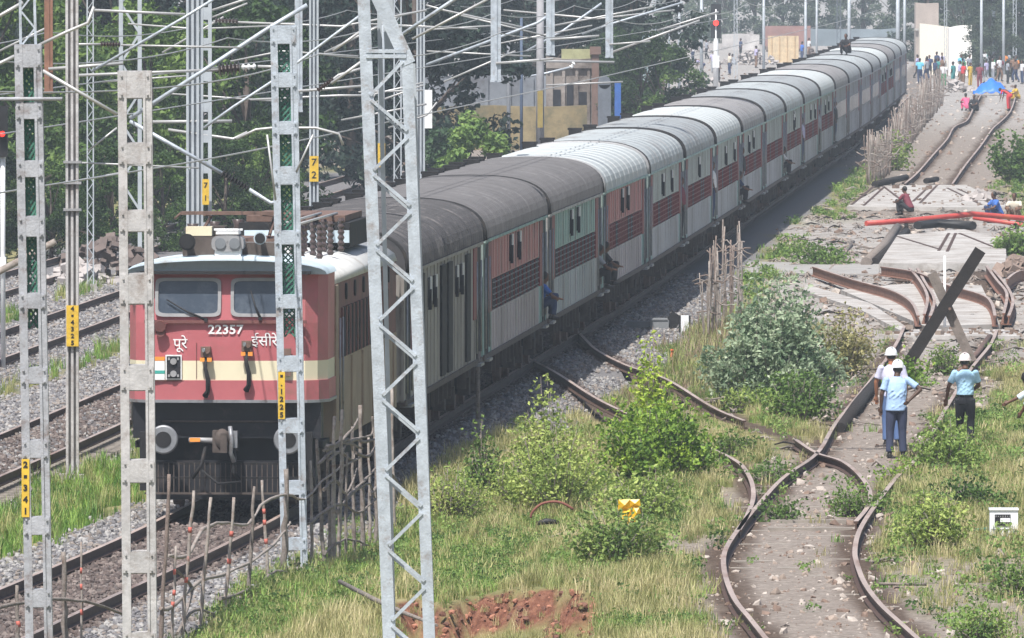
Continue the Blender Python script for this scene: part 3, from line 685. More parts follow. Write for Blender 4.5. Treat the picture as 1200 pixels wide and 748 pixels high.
    q = MB(); q.box((-.45, .7, 4.05), (.5, .5, .3)); q.box((.45, .8, 4.0), (.6, .5, .2)); q.box((-.2, 1.0, 4.15), (.25, .5, .4)); q.build('roof_equipment', M_brownu, t)
    # pantograph folded on the cab end and roof insulators
    q = MB()
    for s in (-.55, .55): q.tube([(s, 1.5, 4.15), (s*.9, 3.4, 4.45), (s*.8, 1.4, 4.52)], .028, 6)
    q.box((0, 1.3, 4.54), (1.6, .12, .05)); q.box((0, 1.55, 4.54), (1.6, .12, .05)); q.tube([(-.9, 1.3, 4.45), (-.8, 1.3, 4.54)], .02, 5); q.tube([(.9, 1.3, 4.45), (.8, 1.3, 4.54)], .02, 5)
    q.box((0, 2.4, 4.12), (1.3, 2.1, .05)); q.build('pantograph', M_rust, t)
    for i in range(11):
        x = (.65, .9, 1.12)[i % 3]-.02; y = 3.2+i*.8
        q = MB(); z0 = 3.75
        for k in range(6): q.tube([(x, y, z0+k*.09), (x, y, z0+.045+k*.09), (x, y, z0+.09+k*.09)], [.035, .06, .035], 8, 0, False, False)
        q.build('roof_insulator', M_insul, t)
        if i % 2: q = MB(); q.tube([(-x, y, z0+k*.1) for k in range(6)], [.06, .1, .06, .1, .06, .1], 8); q.build('roof_insulator', M_insul, t)
    q = MB(); q.tube([(.88, 3.0, 4.33), (.9, 11.5, 4.33)], .02, 6); q.tube([(.62, 3.0, 4.33), (.64, 11.5, 4.33)], .02, 6); q.build('busbar', M_wire, t)
    q = MB(); q.box((.3, 12.5, 4.0), (1.8, 4.6, .4), 0); q.box((.3, 12.5, 4.26), (1.6, 4.0, .1), 1); q.box((.35, 10.1, 3.98), (1.7, .1, .2), 2); q.build('air_intake_housing', [M_dark, M_rust, M_roofb], t)
    # buffer beam, buffers, coupler, rail guard
    q = MB(); q.box((0, .5, 1.38), (2.9, .5, .56)); q.box((0, .9, .85), (2.7, .8, .7)); q.box((0, .4, .45), (2.5, .1, .6)); beam = q.build('buffer_beam', M_navy, t)
    q = MB(); q.tube([(-1.0, .22, 1.36), (1.1, .22, 1.36)], .016, 6); q.build('air_pipe', M_brownu, beam)
    for x in (-.95, .97):
        q = MB(); q.tube([(x, .3, 1.09), (x, -.1, 1.09)], .1, 14, 0); bf = q.build('buffer', M_dark, t)
        q = MB(); q.tube([(x, -.1, 1.09), (x, -.13, 1.09), (x, -.15, 1.09)], [.225, .225, .2], 28, 0, True); q.build('buffer_head', M_steel, bf)
        q = MB(); q.tube([(x, -.145, 1.09), (x, -.158, 1.09)], .125, 22, 0, False); q.build('grease_patch', M_dark, bf)
    q = MB(); q.box((0, .1, 1.06), (.34, .5, .3), 0); q.box((-.1, -.22, 1.07), (.16, .22, .34), 0); q.box((.14, -.2, 1.1), (.12, .16, .26), 1); q.ell((-.03, -.3, 1.1), (.12, .1, .17), 0); q.box((.0, -.36, 1.05), (.1, .14, .3), 0); q.tube([(.09, -.3, 1.3), (.12, -.35, 1.1), (.1, -.3, .9), (.15, -.28, .75)], .035, 7, 1)
    cp = q.build('coupler', [M_brownu, M_steel], t)
    q = MB(); q.tube([(-.55, -.1, 1.08), (-.4, -.14, 1.09), (-.1, -.16, 1.07)], [.045, .035, .05], 8, 0); q.build('uncoupling_lever', M_grey, cp)
    q = MB(); q.box((-.46, -.17, 1.09), (.16, .03, .06)); q.build('lever_tag', M_orange, cp)
    q = MB(); q.tube([(.12, -.1, 1.0), (.16, -.25, .8), (.13, -.26, .6), (.22, -.2, .45)], .03, 8); q.tube([(-.3, -.1, 1.0), (-.36, -.2, .7), (-.5, -.15, .5)], .028, 8); q.tube([(-.35, -.2, .62), (-.1, -.27, .42), (.25, -.25, .45)], .02, 6); q.build('brake_hose', M_dark, t)
    q = MB(); q.box((0, -.02, .26), (2.5, .05, .03), 1); q.box((0, -.0, .72), (2.5, .05, .04)); q.box((0, -.0, .5), (2.5, .05, .03)); g = q.build('rail_guard', [M_dark, M_brownu], t)
    for k in range(31):
        x = -1.2+k*.08; q = MB(); q.box((x, -.01, .5), (.014, .03, .46)); q.build('guard_bar', M_brownu, g)
    for sx in (-1.28, 1.28): q = MB(); q.box((sx, .1, .75), (.1, .15, .9)); q.build('guard_post', M_dark, g)
    add_bogie(t, 3.6, 3, 1.75); add_bogie(t, Lb-3.6, 3, 1.75)
    q = MB(); q.box((0, Lb/2, .75), (2.6, 4.5, .6)); q.build('transformer_tank', M_dark, t)
    q = MB(); q.box((0, Lb/2, .99), (2.9, Lb-1.2, .1)); q.build('underframe', M_dark, t)
build_loco()

# ------------------------------------------------------------------ coaches
def coachmat(nm, c, dirt=(.17, .15, .135), amt=.5): return mat(nm, tuple(x*.98 for x in c), .7, 0, .2, 1.2, dirt=dirt, dirt_amt=amt, stretch=(1, 1, .25))
PAL = {
 'parcel': dict(up=coachmat('coach_grey_tan', (.31, .29, .27)), band=None, lo=coachmat('coach_grey_tan', (.31, .29, .27)), end=coachmat('coach_tan_end', (.3, .28, .26)), roof='dark'),
 'pink': dict(up=coachmat('coach_faded_pink', (.5, .23, .22)), band=coachmat('coach_dark_red_band', (.2, .05, .05)), lo=coachmat('coach_pale_pink_grey', (.44, .39, .4)), end=coachmat('coach_teal_grey_end', (.27, .42, .4)), roof='rib'),
 'teal': dict(up=coachmat('coach_faded_teal', (.3, .44, .41)), band=coachmat('coach_dark_red_band', (.2, .05, .05)), lo=coachmat('coach_pale_teal_grey', (.4, .43, .44)), end=coachmat('coach_grey_end', (.42, .42, .42)), roof='rib'),
 'pinkb': dict(up=coachmat('coach_faded_pink', (.5, .23, .22)), band=coachmat('coach_maroon', (.2, .07, .07)), lo=coachmat('coach_light_grey_pink', (.46, .42, .43)), end=coachmat('coach_teal_grey_end', (.27, .42, .4)), roof='light'),
 'grey': dict(up=coachmat('coach_pale_grey_green', (.44, .48, .46)), band=coachmat('coach_maroon', (.2, .07, .07)), lo=coachmat('coach_light_grey', (.45, .46, .48)), end=coachmat('coach_pale_teal_end', (.32, .46, .45)), roof='grey'),
 'ac': dict(up=coachmat('coach_silver_grey', (.45, .47, .49)), band=None, lo=coachmat('coach_silver_grey', (.45, .47, .49)), end=coachmat('coach_light_grey', (.45, .46, .48)), roof='grey'),
}
ROOF = {'dark': mat('sooty_roof', (.05, .048, .052), .7, 0, .3, 1.5, dirt=(.16, .15, .15), dirt_amt=.4),
        'rib': mat('grey_brown_roof', (.105, .102, .107), .7, 0, .2, 1.3, dirt=(.17, .165, .17), dirt_amt=.3),
        'light': mat('white_grey_roof', (.4, .43, .44), .6, 0, .08, 1, dirt=(.4, .39, .38), dirt_amt=.3),
        'grey': mat('mid_grey_roof', (.25, .27, .285), .6, 0, .12, .8, dirt=(.17, .16, .16), dirt_amt=.5)}
M_bar = mat('window_bars', (.14, .13, .15), .6, .2, .2, 5)
M_void = mat('dark_interior', (.012, .012, .018), .9, 0, .3, 3)
M_dred = mat('door_red', (.2, .035, .04), .6, 0, .2, 4)
CL = 22.8
def coach_window(w=1.42, h=.56, m0=None):
    f = MB(); f.box((0, 0, 0), (.04, w, h), 0)
    for k in range(5): f.box((.03, 0, -h/2+h*(k+.5)/5), (.02, w-.04, .022), 1)
    f.box((.03, s*(w/2-.02), 0), (.045, .04, h), 2) if False else None
    f.box((.03, w/2-.02, 0), (.03, .03, h), 2)
    f.box((.03, 0, 0), (.025, .03, h), 1)
    return f.mesh('window', [m0 or M_void, M_bar if m0 is None else M_dred, M_dred])
WIN = coach_window(); WINR = coach_window(m0=mat('closed_shutter', (.13, .045, .045), .7, 0, .5, 1.1))
def acwin():
    f = MB(); f.box((0, 0, 0), (.03, 1.15, .6), 0); f.box((.01, 0, .32), (.04, 1.25, .05), 1); f.box((.01, 0, -.32), (.04, 1.25, .05), 1); return f.mesh('window', [M_glass, M_grey])
ACWIN = acwin()
q = MB(); q.box((0, 0, 0), (.1, .95, 2.08), 0); q.tube([(.06, -.66, -.9), (.06, -.66, .8)], .022, 6, 1); q.tube([(.06, .66, -.9), (.06, .66, .8)], .022, 6, 1); q.box((.03, .0, -1.12), (.2, 1.1, .05), 1)
DOOR = q.mesh('door', [M_void, M_steel])
q = MB(); q.box((0, 0, .38), (.11, 1.1, 1.32), 0); DOORLEAF = q.mesh('door_leaf', [M_dred])
q = MB(); q.box((0, 0, 0), (.3, .7, .2)); q.box((0, 0, .12), (.36, .5, .05)); VENT = q.mesh('roof_ventilator', [M_dark])
q = MB(); q.box((0, 0, 0), (.04, .6, .5), 0); q.box((.03, .42, .05), (.03, .2, .42), 1); q.box((.05, -.2, -.12), (.05, .25, .35), 0); BLIND = q.mesh('shutter_gap', [M_void, M_white])
def panel_mesh(L0, L1, z0, z1, x, m, ribs=True):
    q = MB(); q.box((x-.04 if x > 0 else x+.04, (L0+L1)/2, (z0+z1)/2), (.08, L1-L0, z1-z0))
    if ribs:
        for y in np.arange(L0+.5, L1, 1.0): q.box((x+(.006 if x > 0 else -.006), float(y), (z0+z1)/2), (.02, .05, z1-z0-.06))
    return q
def build_coach(kind, label):
    p = PAL[kind]; t = thing('railway_coach', label, 'railway coach', (0, 0, 0))
    hw = 1.6; zs = 1.08; zg = 3.22; zb0, zb1 = 1.86, 2.46
    e = 2.8
    for s in (-1, 1):
        if p['band'] and kind != 'ac':
            panel_mesh(e, CL-e, zb1, zg, s*hw, p['up']).build('upper_panel', p['up'], t)
            panel_mesh(e, CL-e, zb0, zb1, s*hw-.03*s, p['band'], False).build('window_band', p['band'], t)
            panel_mesh(e, CL-e, zs, zb0, s*hw, p['lo']).build('lower_panel', p['lo'], t)
        else:
            panel_mesh(e, CL-e, zs, zg, s*hw, p['up']).build('side_panel', p['up'], t)
        panel_mesh(0, e, zs, zg, s*hw, p['end']).build('end_panel', p['end'], t)
        panel_mesh(CL-e, CL, zs, zg, s*hw, p['end']).build('end_panel', p['end'], t)
        q = MB(); q.box((s*(hw+.02), CL/2, zg+.01), (.06, CL, .05)); q.build('gutter', p['end'], t)
        q = MB(); q.box((s*(hw-.03), CL/2, zs-.02), (.12, CL, .1)); q.build('sole_bar', M_brownu, t)
        if kind == 'parcel':
            for y in (4.5, 10.6, 12.6, 18.2):
                d = inst('sliding_door', MB().box((0, 0, 0), (.07, 1.2, 1.95), 0).mesh('sliding_door', [M_dark]), t, (s*(hw+.01), y, 2.15)) if s else None
            for y in (6.6, 8.2, 14.6, 16.2): inst('shutter_gap', BLIND, t, (s*(hw+.0), y, 2.75), 0 if s > 0 else math.pi)
        elif kind == 'ac':
            for k in range(9): inst('window', ACWIN, t, (s*(hw+.005), 3.9+k*1.87, 2.35), 0 if s > 0 else math.pi)
        else:
            for k in range(11): inst('window', WIN if kind in ('pink', 'teal') or k in (2, 6, 7) else WINR, t, (s*(hw-.02), 3.7+k*1.54, (zb0+zb1)/2), 0 if s > 0 else math.pi)
            for y in (9.3, 12.2): inst('shutter_gap', BLIND, t, (s*(hw+.0), y, 2.9), 0 if s > 0 else math.pi)
        for y in (1.1, CL-1.1):
            dd = inst('door', DOOR, t, (s*(hw-.035), y, 2.12), 0 if s > 0 else math.pi)
            inst('door_leaf', DOORLEAF, dd, (.0, 1.0 if y < 3 else -1.0, .02))
    # floor, ends, roof
    q = MB(); q.box((0, CL/2, 1.15), (3.0, CL-.1, .12)); q.build('floor', M_dark, t)
    for y in (.03, CL-.03):
        q = MB(); q.box((0, y, (zs+zg)/2), (3.1, .06, zg-zs)); q.build('end_wall', p['end'], t)
        q = MB(); yy = y+(.22 if y > 5 else -.22)
        for a in range(3): q.box((0, yy+(a-1)*.1, 2.2), (1.1, .05, 2.1))
        q.build('gangway_bellows', M_dark, t)
    prof = roof_profile(hw+.03, zg+.03, 4.02, 22, 2.75); n = len(prof); q = MB(); vs = []; ys = []
    y = 0
    while y < CL-.2:
        if p['roof'] in ('dark', 'rib'): ys += [(y, 0), (y+.36, 0), (y+.40, .04), (y+.5, .04), (y+.56, 0)]; y += .62
        else: ys += [(y, 0), (y+1.76, 0), (y+1.8, .022), (y+1.9, .022), (y+1.94, 0)]; y += 2.2
    ys = [(a, b) for a, b in ys if a < CL]+[(CL, 0)]
    for y, off in ys: vs += [(x*(1+off*.5), y, z+off) for x, z in prof]
    k = len(ys); q.add(vs, [(r*n+i, r*n+i+1, (r+1)*n+i+1, (r+1)*n+i) for r in range(k-1) for i in range(n-1)]+[tuple(range(n)), tuple(reversed(range((k-1)*n, k*n)))], 0, False)
    q.build('roof', ROOF[p['roof']], t)
    for yy in (.06, CL-.06):
        q = MB(); q.tube([(x*1.01, yy, z+.005) for x, z in prof], .04, 6, 0); q.build('roof_trim_gap_shade', M_grey if p['roof'] == 'light' else M_dark, t)  # dark tubes paint in the shaded gaps between coaches; the pale roof keeps grey trim
    for i in range(6 if p['roof'] in ('dark', 'rib') else 2): inst('roof_ventilator', VENT, t, (-1.05 if i % 2 else -.95, 2.2+i*(3.7 if p['roof'] in ('dark', 'rib') else 17), 3.95))
    add_bogie(t, 3.6); add_bogie(t, CL-3.6)
    q = MB(); q.box((.9, CL/2-2, .82), (.7, 1.8, .5), 0); q.box((-.8, CL/2, .8), (.8, 2.5, .5), 0); q.build('battery_box', M_brownu, t)
    q = MB(); q.tube([(.8, CL/2+1, .75), (.8, CL/2+3, .75)], .22, 12, 0)
    q.build('water_tank', M_dark, t)
    q = MB(); q.box((1.35, CL/2+.7, 1.02), (.05, 10.6, .05))
    for i in range(9): q.box((1.35, 6.8+i*1.3, .8), (.06, .1, .46))
    q.build('underframe_truss', M_brownu, t)
    return t
order = ['parcel', 'pink', 'teal', 'pinkb', 'grey', 'grey', 'grey', 'grey', 'grey', 'grey', 'grey', 'grey', 'ac', 'ac', 'ac', 'ac', 'grey', 'grey', 'ac', 'ac']
ordn = ['first', 'second', 'third', 'fourth', 'fifth', 'sixth', 'seventh', 'eighth', 'ninth', 'tenth', 'eleventh', 'twelfth', 'thirteenth', 'fourteenth', 'fifteenth', 'sixteenth', 'seventeenth', 'eighteenth', 'nineteenth', 'last']
desc = {'parcel': 'grey tan parcel coach with tall dark sliding doors', 'pink': 'passenger coach with faded pink upper side and dark barred windows', 'teal': 'passenger coach with faded teal upper side and dark barred windows',
        'pinkb': 'pink sided passenger coach with maroon band and pale roof', 'grey': 'pale grey passenger coach with maroon window band', 'ac': 'plain silver grey passenger coach without window band'}
protos = {}
for i, kd in enumerate(order):
    lab = '%s, %s coach behind the locomotive' % (desc[kd], ordn[i]) if i < 19 else desc[kd]+' at the far end of the train'
    if kd not in protos: protos[kd] = build_coach(kd, lab); o = protos[kd]
    else: o = copy_tree(protos[kd])
    if i > 3:
        for c in list(o.children):
            if c.name.startswith('shutter_gap'):
                if random.random() < .35 and o is not protos[kd]: bpy.data.objects.remove(c); continue
                c.location.y += random.uniform(-3.2, 3.2); c.location.z += random.uniform(-.08, .04)
            if c.name.startswith('roof') and c.name.split('.')[0] == 'roof':
                c.material_slots[0].link = 'OBJECT'; c.material_slots[0].material = (ROOF['grey'], ROOF['light'], mat('brownish_roof', (.23, .225, .23), .6, 0, .15, .8, dirt=(.15, .14, .14), dirt_amt=.5), ROOF['grey'], mat('dusty_white_roof', (.32, .35, .365), .6, 0, .12, .8, dirt=(.2, .19, .19), dirt_amt=.5))[i % 5]
    o['label'] = lab; o['group'] = 'coaches of the passenger train'
    y0 = 207.4+i*23.4; x0 = float(L_(T1, y0)); x1 = float(L_(T1, y0+CL))
    o.location = (x0, y0, 0); o.rotation_euler = (0, 0, -math.atan((x1-x0)/CL))

# ------------------------------------------------------------------ masts, portals and overhead line
def member(parent, o, pts, d, r, m, name='cantilever_tube'):
    q = MB(); q.tube([A(a, b, d)-o for a, b in pts], r, 6); return q.build(name, m, parent)
def insulator(parent, o, p0, p1, d, r=.07, m=None, n=7):
    a = A(*p0, d)-o; b = A(*p1, d)-o; pts = []; rs = []
    for k in range(n):
        for f, rr in ((0, .4), (.35, 1), (.7, .4)): pts.append(a.lerp(b, min(1, (k+f)/n))); rs.append(r*rr)
    q = MB(); q.tube(pts, rs, 8, 0, False); return q.build('insulator', m or M_insul, parent)
def plate(parent, o, px, y0, y1, w, d, chars):
    c = A(px, (y0+y1)/2, d)-o; h = abs(A(px, y0, d).z-A(px, y1, d).z); W = w*d/F
    q = MB(); q.box(c+Vector((0, -.03, 0)), (W, .02, h)); p = q.build('number_plate', M_yel, parent)
    n = len(chars)
    for i, ch in enumerate(chars):
        text_mesh(ch, min(h/n*.9, W*1.1), M_black, p, (c.x, c.y-.044, c.z+h/2-(i+.5)*h/n), name='numeral', bold=.004, ext=.002, sx=1.05)
def batten_mast(label, xt, yt, xb, yb, w, leg, d, plates, m=None, group=None, dep=.2):
    m = m or M_mast; b0 = A(xb, yb, d); o = Vector((b0.x, d, hz(b0.x, d)-.05))
    if b0.z < o.z: pass
    tp = A(xt, yt, d); slope = (tp.x-b0.x)/(tp.z-b0.z)
    def at(z, dx=0, dy=0): return Vector((b0.x+(z-b0.z)*slope+dx-o.x, dy, z-o.z))
    t = thing('catenary_mast', label, 'mast', o, 0, group); W = w*d/F; lw = leg*d/F
    for s in (-1, 1):
        q = MB(); q.bar(at(o.z-.3, s*(W/2-lw/2)), at(tp.z, s*(W/2-lw/2)), lw, dep, 0); 
        q.bar(at(o.z-.3, s*(W/2-lw*.9), -dep/2-.012), at(tp.z, s*(W/2-lw*.9), -dep/2-.012), .03, .02, 0); q.build('channel_leg', m, t)
    for a, b in plates:
        za = A(xt, a, d).z; zb = A(xt, b, d).z; zc = (za+zb)/2
        q = MB(); q.bar(at(zb), at(za), W*.86, dep*.9, 0); q.box(at(zc, 0, -dep/2-.008), (W*.93, .018, (za-zb)*.92), 0)
        for sx in (-1, 1):
            for sz in (-1, 1): q.tube([at(zc+sz*(za-zb)*.33, sx*W*.38, -dep/2-.016), at(zc+sz*(za-zb)*.33, sx*W*.38, -dep/2-.04)], .014, 6, 0)
        q.build('batten_plate', m, t)
    q = MB(); q.box((0, 0, -.1), (W*1.5, .7, .3)); q.build('concrete_base', M_sleeper, t)
    return t, o, at
def mesh_infill(t, o, at, d, px, y0, y1, W, m):
    q = MB(); z1 = A(px, y0, d).z; z0 = A(px, y1, d).z; z = z0; k = 0
    while z < z1:
        q.bar(at(z, -W/2, .03), at(z+.16, W/2, .03), .022, .012); q.bar(at(z, W/2, .05), at(z+.16, -W/2, .05), .022, .012); z += .085
    q.bar(at(z0, -W/2, .04), at(z1, -W/2, .04), .02); q.bar(at(z0, W/2, .04), at(z1, W/2, .04), .02)
    return q.build('green_mesh', m, t)

# A: left mast
dA = 140
tA, oA, atA = batten_mast('slim grey batten mast with green mesh and yellow number plate, nearest the left edge', 33, 52, 46, 748, 32, 9, dA,
    [(52, 80), (120, 140), (188, 208), (253, 278), (343, 362), (430, 450), (515, 537), (605, 627), (690, 712)])
mesh_infill(tA, oA, atA, dA, 33, 84, 385, .1, M_green)
q = MB(); z0 = A(32, 54, dA).z
for s in (-1, 1): q.bar(atA(z0, s*.085), atA(z0+1.6, s*.075), .03)
for k in range(8): q.bar(atA(z0+k*.2, -.08*(-1)**k), atA(z0+(k+1)*.2, .08*(-1)**k), .02)
q.build('lattice_top', M_galv, tA)
q = MB(); q.tube([atA(A(32, 116, dA).z, -.4, -.12), atA(A(32, 116, dA).z, .38, -.12)], .022, 6); q.build('cross_bar', M_mast, tA)
member(tA, oA, [(50, 83), (137, 134)], dA+2, .022, M_wire); member(tA, oA, [(44, 54), (77, 38), (103, 27), (110, 8)], dA+2, .02, M_wire)
member(tA, oA, [(-20, 84), (17, 66)], dA+2, .022, M_wire); member(tA, oA, [(-20, 30), (27, 3)], dA+2, .022, M_wire)
plate(tA, oA, 30, 538, 606, 9, dA-.1, '2▪341')
# B
dB = 150
tB, oB, atB = batten_mast('wide pale batten mast standing just in front of the locomotive left side', 158, 83, 164, 748, 40, 10, dB,
    [(83, 116), (167, 193), (246, 272), (320, 357), (427, 458), (538, 566), (645, 672), (740, 760)], mat('mast_paint_pale', (.47, .46, .46), .7, .1, .22, 5, bump=.3, dirt=(.27, .23, .21), dirt_amt=.45), dep=.26)
# C
dC = 178
tC, oC, atC = batten_mast('pale batten mast with green mesh in front of the locomotive right window', 332, 30, 345, 655, 31, 8, dC,
    [(30, 52), (85, 103), (142, 158), (195, 217), (270, 287), (345, 362), (417, 436), (490, 508), (563, 580), (630, 645)], M_galv)
mesh_infill(tC, oC, atC, dC, 332, 52, 395, .15, M_green)
plate(tC, oC, 330, 436, 491, 8, dC-.1, '▪.1225')
member(tC, oC, [(239, 150), (274, 125), (320, 95), (397, 37), (428, 14)], dC+2, .022, M_galv)
member(tC, oC, [(277, 163), (300, 152), (320, 150), (370, 150), (397, 157), (402, 170)], dC+2, .02, M_wire)
member(tC, oC, [(313, 158), (323, 235)], dC-1, .016, M_wire); member(tC, oC, [(367, 158), (347, 202)], dC-1, .016, M_wire)
insulator(tC, oC, (372, 106), (392, 92), dC+2, .05)
# D: single post with yellow plate
def post(label, px, yt, yb, w, d, m=None, shape='round', pl=None, chars='1047', name='line_post', cat='post', group=None):
    b = A(px, yb, d); g = hz(b.x, d); o = Vector((b.x, d, g)); tp = A(px, yt, d); W = w*d/F
    t = thing(name, label, cat, o, 0, group)
    q = MB()
    if shape == 'round': q.tube([(0, 0, -.3), (0, 0, tp.z-g)], [W/2, W*.42], 10)
    elif shape == 'h':
        q.box((0, 0, (tp.z-g)/2), (W*.2, W*.9, tp.z-g)); q.box((-W*.4, 0, (tp.z-g)/2), (W*.2, W, tp.z-g)); q.box((W*.4, 0, (tp.z-g)/2), (W*.2, W, tp.z-g)); q.box((0, .02, (tp.z-g)/2), (W*.6, W*.1, tp.z-g))
    q2 = None
    if shape == 'lattice':
        n = int((tp.z-g)/(W*1.5)); H = tp.z-g
        for s in (-1, 1): q.bar((s*W/2, 0, 0), (s*W/2, 0, H), W*.22, W*.3)
        for k in range(n):
            s = 1 if k % 2 else -1; q.bar((-s*W/2, 0, H*k/n), (s*W/2, 0, H*(k+1)/n), W*.12)
        q.bar((-W/2, 0, H), (W/2, 0, H), W*.15)
    q.build('shaft', m or M_mastfar, t)
    q = MB(); q.box((0, 0, .05), (W*2.2, W*2.2, .3)); q.build('footing', M_conc, t)
    if pl: plate(t, o, px, pl[0], pl[1], w*.95, d-W*.55, chars)
    return t, o
dD = 208
tD, oD = post('single pale post with yellow number plate in the gravel left of the locomotive', 85, -40, 556, 15, dD, mat('mast_paint_pale'
    , (.5, .49, .48)), 'h', (358, 406), '4▪4325')
member(tD, oD, [(107, 84), (217, 20), (262, -8)], dD+1, .026, M_galv); member(tD, oD, [(77, 52), (118, 52)], dD+1, .02, M_wire); insulator(tD, oD, (118, 52), (142, 52), dD+1, .06)
member(tD, oD, [(142, 53), (283, 56)], dD+1, .018, M_wire); member(tD, oD, [(77, 190), (233, 197)], dD+1, .016, M_wire)
member(tD, oD, [(77, 216), (90, 212), (140, 203)], dD+1, .018, M_wire); member(tD, oD, [(103, 177), (137, 150)], dD+1, .018, M_wire)
q = MB(); p = A(85, 190, dD)-oD
for dz in (0, .35, .8): q.box(p+Vector((0, 0, -dz)), (.3, .3, .04))
q.build('clamp', M_grey, tD); pass
# E: the big lattice mast
def lattice_mast_E():
    d = 150; b = A(478, 748, d); o = Vector((b.x, d, hz(b.x, d)-.05))
    t = thing('lattice_mast', 'tall pale blue galvanised lattice mast in the centre foreground', 'mast', o)
    P = lambda x, y, dy=0: A(x, y, d)-o+Vector((0, dy, 0))
    def leg(p, r, w, nm='corner_leg', m=M_galv):
        q = MB(); q.bar(p, r, w, w*.35); q.bar(p+Vector((w*.42, .05, 0)), r+Vector((w*.42, .05, 0)), w*.15, .1); q.build(nm, m, t)
    leg(P(458, 800), P(425, -30), .15); leg(P(505, 800), P(477, 68), .14)
    leg(P(462, 800, .45), P(443, -30, .45), .055, m=M_mastfar); leg(P(509, 800, .45), P(484, 75, .45), .05, m=M_mastfar)
    q = MB(); q.bar(P(479, 75), P(433, -25), .17, .06); q.bar(P(474, 72, .06), P(428, -25, .06), .05, .1); q.build('raking_head_strut', M_galv, t)
    q = MB(); q.bar(P(457, 62, .4), P(452, -30, .4), .13, .05); q.build('rear_head_plate', M_mastfar, t)
    for y in (60, 66): q = MB(); q.bar(P(429, y, -.03), P(476, y, -.03), .045, .03); q.build('cross_tie', M_galv, t)
    L = [(434, 112, 472, 72)]
    y = 117; k = 0; lx = lambda yy: 425+(yy+30)*33/830+4; rx = lambda yy: 477+(yy-68)*28/732-3
    while y < 760:
        L.append((lx(y), y, rx(y+36), y+36)); L.append((lx(y+82), y+82, rx(y+44), y+44)); y += 88
    for i, (x0, y0, x1, y1) in enumerate(L):
        q = MB(); q.bar(P(x0, y0, -.035), P(x1, y1, -.035), .04, .02); 
        q.build('lacing_bar', M_galv, t)
        if i % 2: q = MB(); q.bar(P(x0, y0+7, .44), P(x1, y1+7, .44), .028, .02); q.build('lacing_bar', M_mastfar, t)
    q = MB(); q.box((0, .2, .0), (1.2, 1.1, .6)); q.build('concrete_base', M_conc, t)
    member(t, o, [(388, 98), (427, 70)], d, .02, M_wire); member(t, o, [(390, 60), (421, 38)], d, .018, M_wire)
    member(t, o, [(472, 40), (530, 1), (548, -10)], d+1, .024, M_galv); member(t, o, [(483, 46), (572, -1)], d+1, .016, M_wire)
lattice_mast_E()
ORD2 = 'first second third fourth fifth sixth seventh eighth ninth tenth eleventh twelfth thirteenth fourteenth fifteenth sixteenth seventeenth eighteenth nineteenth'.split()
# H: background masts along the left tracks
t, o = post('pale mast with lattice side and yellow plate rising behind the locomotive roof', 226, -30, 300, 15, 300, M_mastfar, 'h')
q = MB(); dd = 300
for s in (236, 246): q.bar(A(s, -30, dd)-o, A(s, 371, dd)-o, .09, .08)
for k in range(11): q.bar(A(236, -20+k*36, dd)-o, A(246, -20+k*36, dd)-o, .3, .06)
q.build('side_ladder', M_mastfar, t); plate(t, o, 241, 210, 240, 8, dd-.3, '71')
member(t, o, [(152, 139), (243, 80), (315, 33), (360, 6)], dd-60, .045, M_galv); member(t, o, [(152, 142), (260, 203)], dd-60, .04, M_galv)
insulator(t, o, (260, 203), (292, 222), dd-60, .085, M_dark, 9); member(t, o, [(292, 222), (317, 238), (330, 236)], dd-60, .04, M_galv)
member(t, o, [(77, 89), (256, 82)], dd-60, .03, M_wire); insulator(t, o, (256, 82), (283, 79), dd-60, .15, None, 6)
insulator(t, o, (283, 79), (302, 78), dd-60, .07, M_white, 3); member(t, o, [(302, 78), (345, 79)], dd-60, .03, M_wire)
member(t, o, [(177, 143), (272, 142)], dd, .04, M_wire); member(t, o, [(197, 152), (273, 163), (290, 155)], dd, .035, M_wire); member(t, o, [(110, 12), (217, 17)], dd, .035, M_wire)
member(t, o, [(243, 14), (286, 0), (310, -8)], dd, .03, M_wire); member(t, o, [(245, 22), (290, 4)], dd, .025, M_wire)
t, o = post('slim pale mast with yellow plate behind the locomotive roof insulators', 368, -30, 300, 11, 330, M_mastfar, 'h', (183, 213), '72')
member(t, o, [(372, 108), (397, 88), (425, 80)], 330, .04, M_wire); member(t, o, [(293, 117), (397, 112), (430, 112)], 330, .03, M_wire)
member(t, o, [(250, 25), (400, 31), (500, 12)], 330, .03, M_wire); insulator(t, o, (252, 24), (280, 25), 330, .09)
t, o = post('pale post with yellow plate seen through the big lattice mast', 447, -30, 300, 9, 380, M_mastfar, 'round', (168, 196), '73')
member(t, o, [(440, 120), (496, 100)], 380, .03, M_wire); member(t, o, [(420, 108), (496, 106)], 380, .03, M_wire); member(t, o, [(430, 128), (440, 110), (496, 97)], 380, .03, M_wire)
post('thin lattice post among the trees right of the left single post', 106, -20, 330, 7, 322, M_mastfar, 'lattice')
post('lattice mast rising behind the wide pale batten mast', 153, -30, 330, 22, 345, M_mastfar, 'lattice')
t, o = post('grey post with white box hung at its side, above the green bank', 493, -20, 200, 10, 420, M_mastfar, 'h')
q = MB(); q.box(A(502, 128, 419.5)-o, (.26, .2, 1.3)); q.build('white_box', M_white, t)
member(t, o, [(497, 77), (630, 27), (640, 20)], 420, .05, M_galv); member(t, o, [(495, 5), (520, 12), (612, 32)], 420, .035, M_wire); member(t, o, [(500, 35), (580, 30)], 420, .03, M_wire)
post('dark thin post left of the blue post near the ochre wall', 596, 48, 180, 5, 470, mat('dark_post', (.16, .17, .19)), 'round')
post('thin blue post standing before the ochre wall', 611, 20, 180, 4, 480, mat('blue_post', (.07, .1, .16)), 'round')
t, o = post('grey post with yellow foot before the ruined brown building', 633, -20, 180, 10, 500, mat('post_grey_brown', (.3, .3, .32)), 'round')
